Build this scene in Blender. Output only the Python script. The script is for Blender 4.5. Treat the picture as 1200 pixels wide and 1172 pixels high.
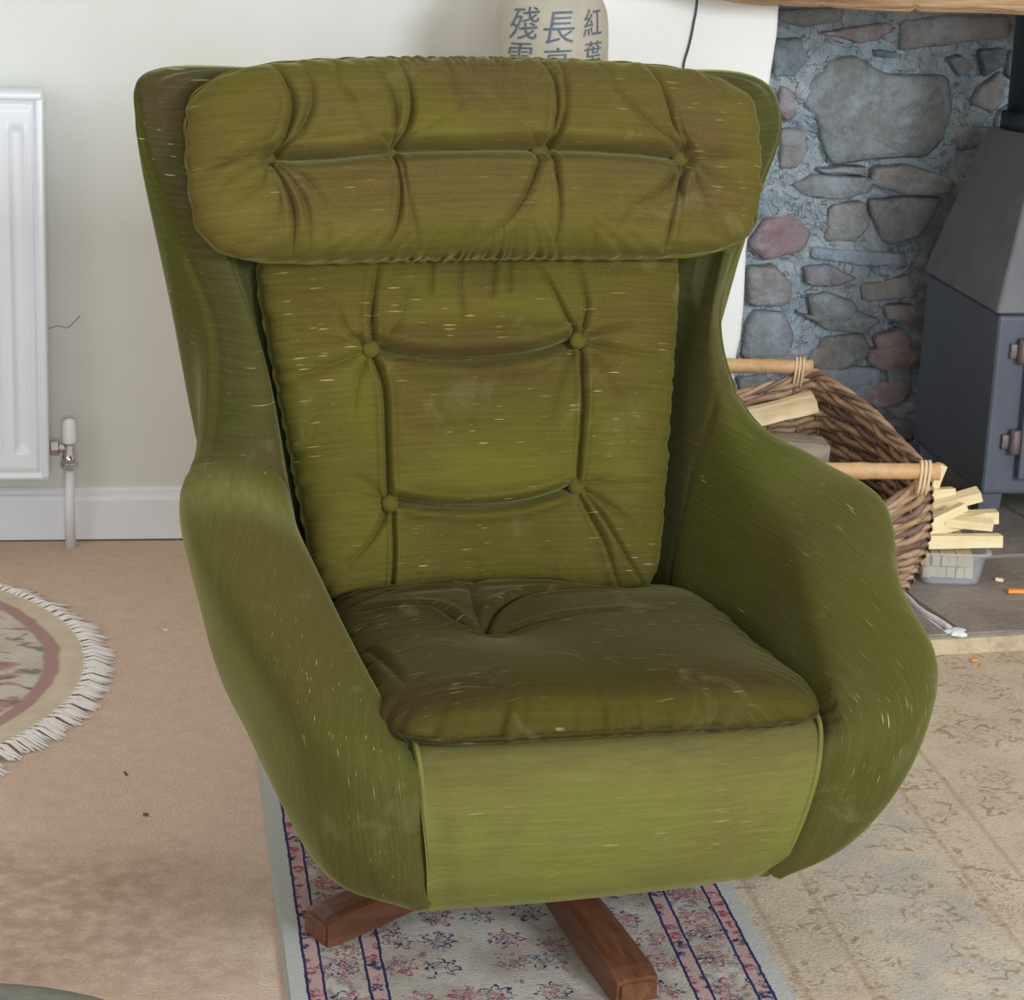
import bpy, bmesh, math, random
import numpy as np
from math import radians, sin, cos, pi, sqrt, hypot, atan2
from mathutils import Vector, Matrix
random.seed(7); rng = np.random.default_rng(5)
for o_ in list(bpy.data.objects): bpy.data.objects.remove(o_)
SC = bpy.context.scene
COL = SC.collection

# ------------------------------------------------------------------ camera
cam_d = bpy.data.cameras.new('camera'); cam = bpy.data.objects.new('camera', cam_d); COL.objects.link(cam)
cam_d.sensor_fit = 'HORIZONTAL'; cam_d.sensor_width = 36.0; cam_d.lens = 2800 / 1200 * 36.0
pt, rl = radians(16.2), radians(2.2)
fw = Vector((0, cos(pt), -sin(pt))); rt = Vector((1, 0, 0)); up = rt.cross(fw)
rt2 = cos(rl) * rt + sin(rl) * up; up2 = -sin(rl) * rt + cos(rl) * up
R = Matrix((rt2, up2, -fw)).transposed().to_4x4()
cam.matrix_world = Matrix.Translation((0, 0, 1.25)) @ R
cam_d.clip_start = 0.05
SC.camera = cam

# ------------------------------------------------------------------ light
world = bpy.data.worlds.new('world'); SC.world = world; world.use_nodes = True
bg = world.node_tree.nodes['Background']
bg.inputs[0].default_value = (1.0, 0.88, 0.74, 1); bg.inputs[1].default_value = 0.64
def area(name, loc, target, size, size_y, power, color):
    d = bpy.data.lights.new(name, 'AREA'); d.shape = 'RECTANGLE'; d.size = size; d.size_y = size_y
    d.energy = power; d.color = color
    o = bpy.data.objects.new(name, d); COL.objects.link(o); o.location = loc
    o.rotation_euler = (Vector(target) - Vector(loc)).to_track_quat('-Z', 'Y').to_euler()
    return o
area('window_light', (2.3, -0.6, 1.9), (0.1, 3.0, 0.5), 1.0, .85, 138, (0.80, 0.90, 1.0))
area('side_fill_light', (-2.6, 0.4, 1.9), (0.3, 3.2, 0.5), 1.2, 1.2, 16, (0.84, 0.92, 1.0))  # unseen cool fill added from the left
area('front_fill_light', (0.5, -1.6, 1.25), (0.5, 4.0, 0.5), 1.3, .9, 72, (0.84, 0.93, 1.0))  # unseen fill added behind the camera to brighten the fireplace recess
SC.view_settings.view_transform = 'Standard'; SC.view_settings.look = 'None'
SC.view_settings.gamma = 1.0; SC.view_settings.use_curve_mapping = False
SC.view_settings.exposure = 0.12

# ------------------------------------------------------------------ node helpers
def srgb(r, g, b):
    f = lambda c: (c/255/12.92) if c/255 <= .04045 else ((c/255+.055)/1.055)**2.4
    return (f(r), f(g), f(b), 1)
class NT:
    def __init__(s, name):
        s.m = bpy.data.materials.new(name); s.m.use_nodes = True; s.t = s.m.node_tree
        s.b = s.t.nodes['Principled BSDF']; s.L = s.t.links
    def n(s, typ, **kw):
        nd = s.t.nodes.new(typ)
        for k, v in kw.items(): setattr(nd, k, v)
        return nd
    def set(s, sock, v):
        if hasattr(v, 'is_output') or isinstance(v, bpy.types.NodeSocket): s.L.new(v, sock)
        else: sock.default_value = v
    def coord(s, kind='Object'): return s.n('ShaderNodeTexCoord').outputs[kind]
    def mapv(s, v, scale=(1, 1, 1), rot=(0, 0, 0), loc=(0, 0, 0)):
        m = s.n('ShaderNodeMapping'); s.L.new(v, m.inputs[0]); m.inputs['Scale'].default_value = scale
        m.inputs['Rotation'].default_value = rot; m.inputs['Location'].default_value = loc; return m.outputs[0]
    def noise(s, v, scale, detail=3, rough=.55, dist=0):
        t = s.n('ShaderNodeTexNoise'); s.L.new(v, t.inputs['Vector']); t.inputs['Scale'].default_value = scale
        t.inputs['Detail'].default_value = detail; t.inputs['Roughness'].default_value = rough
        t.inputs['Distortion'].default_value = dist; return t.outputs['Fac']
    def ramp(s, f, a, b, c0=0.0, c1=1.0):
        r = s.n('ShaderNodeMapRange'); s.set(r.inputs[0], f); r.inputs[1].default_value = a; r.inputs[2].default_value = b
        r.inputs[3].default_value = c0; r.inputs[4].default_value = c1; return r.outputs[0]
    def mix(s, f, a, b):
        m = s.n('ShaderNodeMix', data_type='RGBA'); s.set(m.inputs[0], f); s.set(m.inputs[6], a); s.set(m.inputs[7], b); return m.outputs[2]
    def math(s, op, a, b=0.0, c=None):
        m = s.n('ShaderNodeMath', operation=op); s.set(m.inputs[0], a); s.set(m.inputs[1], b)
        if c is not None: s.set(m.inputs[2], c)
        return m.outputs[0]
    def bump(s, h, strength=.3, dist=.01):
        b = s.n('ShaderNodeBump'); s.set(b.inputs['Height'], h); b.inputs['Strength'].default_value = strength
        b.inputs['Distance'].default_value = dist; s.L.new(b.outputs[0], s.b.inputs['Normal'])
    def out(s, col=None, rough=.6, metal=0, spec=None, **kw):
        if col is not None: s.set(s.b.inputs['Base Color'], col)
        s.set(s.b.inputs['Roughness'], rough); s.b.inputs['Metallic'].default_value = metal
        if spec is not None: s.b.inputs['Specular IOR Level'].default_value = spec
        for k, v in kw.items(): s.set(s.b.inputs[k.replace('_', ' ')], v)
        return s.m
def plain(name, col, rough=.5, metal=0, var=.12, scale=30, bump=.05):
    t = NT(name); c = t.coord(); f = t.noise(c, scale, 4)
    dk = tuple(x*(1-var) for x in col[:3]) + (1,); lt = tuple(min(1, x*(1+var)) for x in col[:3]) + (1,)
    t.bump(t.noise(c, scale*4, 3), bump, .003)
    return t.out(t.mix(t.ramp(f, .3, .7), dk, lt), rough, metal)

# velvet: UV in metres, u runs along the slubs
def velvet(name, c_green, c_brown, c_light, bias=.5, slub=.5, scale=5.0, sheen=.38, c_brown2=srgb(78, 66, 34), c_pale=srgb(120, 122, 66)):
    t = NT(name); uv = t.coord('UV'); ob = t.coord('Object')
    big = t.noise(ob, scale, 3, .6, .6); f = t.ramp(big, bias-.13, bias+.13)
    col = t.mix(f, c_green, c_brown)
    fine = t.noise(t.mapv(uv, (9, 260, 1)), 1.0, 3, .6)
    col = t.mix(t.ramp(fine, .4, .75, 0, .35), col, c_light)
    nap = t.noise(ob, 420, 2, .7); col = t.mix(t.ramp(nap, .35, .8, 0, .30), col, c_light)
    d1 = t.noise(t.mapv(uv, (34, 560, 1), loc=(3, 7, 0)), 1.0, 0, .5)
    patch = t.noise(ob, 8, 3); 
    sl = t.math('MULTIPLY', t.ramp(d1, .765, .82), t.ramp(patch, .44, .60))
    col = t.mix(t.math('MULTIPLY', sl, slub), col, srgb(196, 188, 128))
    wear_shade = t.noise(ob, 9, 4, .65, 1.0)  # random worn tone of the pile
    col = t.mix(t.ramp(wear_shade, .60, .80, 0, .35), col, srgb(136, 128, 92))
    wa_ = t.n('ShaderNodeAttribute', attribute_name='wear_shade'); pa_ = t.n('ShaderNodeAttribute', attribute_name='pale')  # worn pile, plus cushion highlights and shade painted into the colour
    tone_streaks = t.noise(t.mapv(uv, (12, 70, 1), loc=(9, 2, 0)), 1.0, 4, .7)
    col = t.mix(t.math('MULTIPLY', wa_.outputs['Fac'], t.ramp(tone_streaks, .25, .7, .35, .9)), col, c_brown2)
    col = t.mix(t.math('MULTIPLY', pa_.outputs['Fac'], t.ramp(tone_streaks, .25, .7, .3, .9)), col, c_pale)
    t.bump(t.math('ADD', t.math('MULTIPLY', nap, .6), fine), .25, .0012)
    m = t.out(col, .85, 0, .10)
    t.b.inputs['Sheen Weight'].default_value = sheen; t.b.inputs['Sheen Roughness'].default_value = .34
    t.b.inputs['Sheen Tint'].default_value = srgb(182, 184, 126)
    return m

# ------------------------------------------------------------------ object helpers
def tag(o, label=None, cat=None, group=None, kind=None):
    if label: o['label'] = label
    if cat: o['category'] = cat
    if group: o['group'] = group
    if kind: o['kind'] = kind
    return o
def empty(name, loc=(0, 0, 0), rz=0.0):
    o = bpy.data.objects.new(name, None); COL.objects.link(o); o.location = loc; o.rotation_euler = (0, 0, rz); o.empty_display_size = .05; return o
def link(name, me, mat=None, parent=None, loc=None, rz=None, smooth=True):
    if mat is not None:
        for m in (mat if isinstance(mat, (list, tuple)) else [mat]): me.materials.append(m)
    if smooth:
        for p in me.polygons: p.use_smooth = True
    o = bpy.data.objects.new(name, me); COL.objects.link(o)
    if parent is not None: o.parent = parent
    if loc is not None: o.location = loc
    if rz is not None: o.rotation_euler = (0, 0, rz)
    return o
def mesh(name, v, f):
    me = bpy.data.meshes.new(name); me.from_pydata([tuple(map(float, p)) for p in v], [], f); me.update(); return me
def fromnp(name, V, F, uv=None):
    me = bpy.data.meshes.new(name); V = np.asarray(V, np.float32); F = np.asarray(F, np.int32)
    me.vertices.add(len(V)); me.vertices.foreach_set('co', V.ravel())
    me.loops.add(F.size); me.loops.foreach_set('vertex_index', F.ravel())
    me.polygons.add(len(F)); me.polygons.foreach_set('loop_start', np.arange(0, F.size, F.shape[1], dtype=np.int32))
    me.polygons.foreach_set('loop_total', np.full(len(F), F.shape[1], np.int32))
    me.update(calc_edges=True); me.validate()
    if uv is not None:
        l = me.uv_layers.new(name='UVMap'); l.data.foreach_set('uv', np.asarray(uv, np.float32)[F.ravel()].ravel())
    return me
def gridfaces(nr, nc, off=0, flip=False):
    i = np.arange(nr-1)[:, None]*nc + np.arange(nc-1)[None, :]
    q = np.stack([i, i+1, i+nc+1, i+nc], -1).reshape(-1, 4) + off
    return q[:, ::-1] if flip else q
def bevel_box(name, size, mat, parent=None, loc=(0, 0, 0), rot=(0, 0, 0), bev=.004, seg=2):
    bm = bmesh.new(); bmesh.ops.create_cube(bm, size=1)
    for v in bm.verts: v.co = Vector((v.co.x*size[0], v.co.y*size[1], v.co.z*size[2]))
    if bev: bmesh.ops.bevel(bm, geom=bm.edges[:], offset=bev, segments=seg, profile=.5, affect='EDGES')
    me = bpy.data.meshes.new(name); bm.to_mesh(me); bm.free()
    o = link(name, me, mat, parent); o.location = loc; o.rotation_euler = rot; return o
def add_tube(bm, pts, r, seg=8, cap=True):
    pts = [Vector(p) for p in pts]; rs = r if isinstance(r, (list, tuple)) else [r]*len(pts)
    prev = None; rings = []; nrm = None
    for i, p in enumerate(pts):
        t = (pts[min(i+1, len(pts)-1)] - pts[max(i-1, 0)]).normalized()
        if nrm is None:
            nrm = t.orthogonal().normalized()
        else:
            nrm = (nrm - t*nrm.dot(t))
            nrm = nrm.normalized() if nrm.length > 1e-6 else t.orthogonal().normalized()
        b = t.cross(nrm)
        rings.append([bm.verts.new(p + (nrm*cos(2*pi*k/seg) + b*sin(2*pi*k/seg))*rs[i]) for k in range(seg)])
    for a, b in zip(rings, rings[1:]):
        for k in range(seg): bm.faces.new((a[k], a[(k+1) % seg], b[(k+1) % seg], b[k]))
    if cap:
        bm.faces.new(rings[0][::-1]); bm.faces.new(rings[-1])
def done(name, bm, mat, parent=None, smooth=True, **k):
    bmesh.ops.recalc_face_normals(bm, faces=bm.faces[:])
    me = bpy.data.meshes.new(name); bm.to_mesh(me); bm.free(); return link(name, me, mat, parent, smooth=smooth, **k)
def tube(name, pts, r, mat, parent=None, seg=10, **k):
    bm = bmesh.new(); add_tube(bm, pts, r, seg); return done(name, bm, mat, parent, **k)
def lathe(name, prof, mat, parent=None, seg=40, axis='z', **k):
    V = []; F = []; n = len(prof)
    for i in range(seg):
        a = 2*pi*i/seg
        for r, z in prof: V.append((r*cos(a), r*sin(a), z) if axis == 'z' else ((z, r*cos(a), r*sin(a)) if axis == 'x' else (r*cos(a), z, r*sin(a))))
    for i in range(seg):
        j = (i+1) % seg
        for q in range(n-1): F.append((i*n+q, j*n+q, j*n+q+1, i*n+q+1))
    me = mesh(name, V, F); bm = bmesh.new(); bm.from_mesh(me); bmesh.ops.remove_doubles(bm, verts=bm.verts[:], dist=1e-6)
    bmesh.ops.recalc_face_normals(bm, faces=bm.faces[:]); bm.to_mesh(me); bm.free()
    return link(name, me, mat, parent, **k)
def prism(name, poly, y0, y1, mat, parent=None, bev=.004, noise=0.0, seg=1, **k):
    """polygon (x,z) extruded from local y0 (front) to y1"""
    bm = bmesh.new(); f = [bm.verts.new((x, y0, z)) for x, z in poly]; b = [bm.verts.new((x, y1, z)) for x, z in poly]
    bm.faces.new(f); bm.faces.new(b[::-1]); n = len(poly)
    for i in range(n): bm.faces.new((f[i], b[i], b[(i+1) % n], f[(i+1) % n]))
    bmesh.ops.recalc_face_normals(bm, faces=bm.faces[:])
    if bev:
        ed = [e for e in bm.edges if all(abs(v.co.y-y0) < 1e-6 for v in e.verts)]
        bmesh.ops.bevel(bm, geom=ed, offset=bev, segments=seg+1, profile=.6, affect='EDGES')
    me = bpy.data.meshes.new(name); bm.to_mesh(me); bm.free(); return link(name, me, mat, parent, **k)
def catmull(P, n):
    """P (k,...) control points -> (k-1)*n+1 samples, uniform Catmull-Rom"""
    P = np.asarray(P, float); E0 = 2*P[0]-P[1]; E1 = 2*P[-1]-P[-2]; Q = np.concatenate([E0[None], P, E1[None]]); out = []
    for i in range(len(P)-1):
        p0, p1, p2, p3 = Q[i:i+4]
        for t in np.arange(n)/n:
            out.append(.5*((2*p1)+(-p0+p2)*t+(2*p0-5*p1+4*p2-p3)*t*t+(-p0+3*p1-3*p2+p3)*t**3))
    out.append(P[-1]); return np.array(out)

# ================================================================== SETTING
WA = radians(9.0); WL = (-.724, 3.963, 0)      # wall frame: local x along the wall, local -y into the room
def wp(s, off, z): return Vector((WL[0]+s*cos(WA)+off*sin(WA), WL[1]+s*sin(WA)-off*cos(WA), z))

# carpet
t = NT('carpet'); c = t.coord(); nf = t.noise(c, 260, 3, .7); nm = t.noise(c, 38, 4, .6); nb = t.noise(c, 2.3, 4, .6, .5)
col = t.mix(t.ramp(nf, .3, .7), srgb(188, 164, 144), srgb(220, 200, 182))
col = t.mix(t.ramp(nm, .35, .75, 0, .28), col, srgb(158, 134, 114))
sx = t.n('ShaderNodeSeparateXYZ'); t.L.new(c, sx.inputs[0])
# darker brown patch nearest the camera on the left
wx = t.math('DIVIDE', t.math('ADD', sx.outputs[0], .62), .42); wy = t.math('DIVIDE', t.math('ADD', sx.outputs[1], -2.48), .26)
wr = t.math('SQRT', t.math('ADD', t.math('MULTIPLY', wx, wx), t.math('MULTIPLY', wy, wy)))
wr = t.math('ADD', wr, t.math('MULTIPLY', t.noise(c, 7, 4), .8))
col = t.mix(t.math('MULTIPLY', t.ramp(wr, 1.5, .9), t.ramp(nm, .3, .6, .3, .75)), col, srgb(152, 128, 108))
t.bump(t.math('ADD', nf, t.math('MULTIPLY', nm, .5)), .5, .004); M_CARPET = t.out(col, .95, 0, .1)
fl = mesh('floor', [(-4, -1, 0), (3.5, -1, 0), (3.5, 5.4, 0), (-4, 5.4, 0)], [(0, 1, 2, 3)])
tag(link('floor', fl, M_CARPET, smooth=False), kind='structure')

# walls
def plaster(name, a, b, warm, bumps=.12):
    t = NT(name); c = t.coord(); n1 = t.noise(c, 2.2, 5, .6); n2 = t.noise(c, 60, 4, .6); n3 = t.noise(c, 9, 4, .6, .4)
    col = t.mix(t.ramp(n1, .35, .65), a, b); col = t.mix(t.ramp(n3, .55, .8, 0, .25), col, warm)
    t.bump(t.math('ADD', n3, t.math('MULTIPLY', n2, .25)), bumps, .01); return t.out(col, .85, 0, .2)
M_WALL = plaster('painted_plaster', srgb(206, 208, 202), srgb(214, 216, 212), srgb(206, 202, 188))
M_BREAST = plaster('limewashed_plaster', srgb(226, 227, 224), srgb(232, 232, 228), srgb(222, 218, 206), .25)
o = prism('wall_back', [(-3.2, 0), (.80, 0), (.80, 2.4), (-3.2, 2.4)], 0, .12, M_WALL, bev=0, smooth=False, loc=WL, rz=WA); tag(o, kind='structure')
pil = [(.70, 0), (1.10, 0), (1.108, .16), (1.11, .29), (1.112, .345), (1.117, .373), (1.119, .43), (1.117, .53), (1.129, .667), (1.140, .832), (1.146, .897), (1.146, .96), (1.146, 2.4), (.70, 2.4)]
o = prism('wall_chimney', pil, -.06, .55, M_BREAST, bev=.012, seg=3, smooth=False, loc=WL, rz=WA); tag(o, kind='structure')
o = prism('wall_chimney_upper', [(1.14, 1.10), (2.45, 1.10), (2.45, 2.4), (1.14, 2.4)], -.058, -.036, M_BREAST, bev=0, smooth=False, loc=WL, rz=WA); tag(o, kind='structure')
o = prism('wall_chimney_right', [(2.15, 0), (2.6, 0), (2.6, 2.4), (2.15, 2.4)], -.06, .55, M_BREAST, bev=.012, seg=3, smooth=False, loc=WL, rz=WA); tag(o, kind='structure')

# skirting board with a thin bead on top
M_GLOSS = plain('white_gloss_paint', srgb(222, 226, 232), .35, 0, .03, 12, .04)
prof = [(0, 0), (-.016, 0), (-.016, .070), (-.013, .077), (-.008, .080), (-.008, .086), (-.005, .090), (0, .091)]
bm = bmesh.new(); ends = []
for s in (-2.9, .70): ends.append([bm.verts.new((s, y, z + (s+2.9)*.0012)) for y, z in prof])
n = len(prof)
for k in range(n): bm.faces.new((ends[0][k], ends[0][(k+1) % n], ends[1][(k+1) % n], ends[1][k]))
bm.faces.new(ends[0]); bm.faces.new(ends[1][::-1])
tag(done('baseboard_back', bm, M_GLOSS, smooth=False, loc=WL, rz=WA), kind='structure')

# stone back wall of the fireplace, mortar sheet + single stones
def mortar_mat(name, a, b, c2, sc=1.0):
    t = NT(name); c = t.coord(); n1 = t.noise(c, 6*sc, 6, .65, .6); n2 = t.noise(c, 26*sc, 6, .7, .4); n3 = t.noise(c, 110, 4, .6)
    col = t.mix(t.ramp(n1, .38, .62), a, b); col = t.mix(t.ramp(n2, .5, .72, 0, .7), col, c2)
    col = t.mix(t.ramp(n3, .62, .75, 0, .4), col, srgb(116, 120, 124))
    t.bump(t.math('ADD', n2, t.math('MULTIPLY', n3, .3)), .6, .02); return t.out(col, .9, 0, .2)
t = NT('painted_stone_mortar'); c = t.coord(); n1 = t.noise(c, 7, 6, .65, .8); n2 = t.noise(c, 26, 6, .75, .6); n3 = t.noise(c, 110, 4, .6); n4 = t.noise(c, 15, 5, .7, 1.6); n5 = t.noise(c, 9, 3, .6, 2.4)
col = t.mix(t.ramp(n1, .40, .60), srgb(172, 190, 202), srgb(198, 206, 210)); col = t.mix(t.ramp(n2, .50, .68, 0, .7), col, srgb(196, 186, 178))
col = t.mix(t.ramp(n4, .56, .68, 0, .65), col, srgb(128, 130, 134)); col = t.mix(t.ramp(n4, .36, .26, 0, .6), col, srgb(150, 126, 124))
vein = t.math('MULTIPLY', t.ramp(n5, .490, .50), t.ramp(n5, .512, .502)); col = t.mix(t.math('MULTIPLY', vein, .35), col, srgb(104, 104, 108))
t.bump(t.math('ADD', t.math('SUBTRACT', n2, t.math('MULTIPLY', vein, .35)), t.math('MULTIPLY', n3, .4)), .9, .02); M_MORTAR = t.out(col, .9, 0, .2)
def stone_mat(name, a, b):
    t = NT(name); c = t.coord(); n1 = t.noise(c, 11, 6, .7, .8); n2 = t.noise(c, 60, 5, .7)
    col = t.mix(t.ramp(n1, .35, .65), a, b); n4 = t.noise(c, 7, 6, .7, 1.0); col = t.mix(t.ramp(n2, .45, .75, 0, .5), col, srgb(172, 180, 184)); col = t.mix(t.ramp(n4, .46, .66, .10, .75), col, srgb(178, 190, 198)); n6 = t.noise(c, 34, 5, .7, 1.0); col = t.mix(t.ramp(n6, .55, .7, 0, .6), col, srgb(112, 112, 116))
    t.bump(t.math('ADD', n1, t.math('MULTIPLY', n2, .4)), .7, .02); return t.out(col, .85, 0, .25)
STM = dict(g=stone_mat('stone_green_grey', srgb(116, 118, 112), srgb(142, 136, 130)), p=stone_mat('stone_pink', srgb(150, 112, 112), srgb(166, 136, 134)),
           d=stone_mat('stone_dark', srgb(92, 98, 106), srgb(112, 116, 122)), t=stone_mat('stone_tan', srgb(142, 128, 116), srgb(158, 146, 136)),
           r=stone_mat('stone_purple', srgb(116, 92, 96), srgb(138, 112, 112)), b=stone_mat('stone_blue', srgb(146, 158, 176), srgb(164, 172, 184)))
ns, nz = 330, 300
S = np.linspace(1.0, 2.3, ns); Z = np.linspace(0, 1.25, nz); gs, gz = np.meshgrid(S, Z)
yy = .52 + .010*np.sin(gs*17+np.sin(gz*13)*1.5) + .008*np.sin(gz*23+gs*9) + sum(rng.uniform(.4, 1)*.0035*np.sin(gs*cos(th_)*fq+gz*sin(th_)*fq*1.3+rng.uniform(0, 6)+2*np.sin(gs*fq*.31+gz*fq*.23)) for th_, fq in [(rng.uniform(0, 3.1), rng.uniform(40, 190)) for _ in range(12)])/1.8 + rng.normal(0, .0006, gs.shape)
V = np.stack([gs, yy, gz], -1).reshape(-1, 3)
stonewall = link('wall_fireplace', fromnp('wall_fireplace', V, gridfaces(nz, ns)), M_MORTAR, loc=WL, rz=WA); tag(stonewall, kind='structure')
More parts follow.
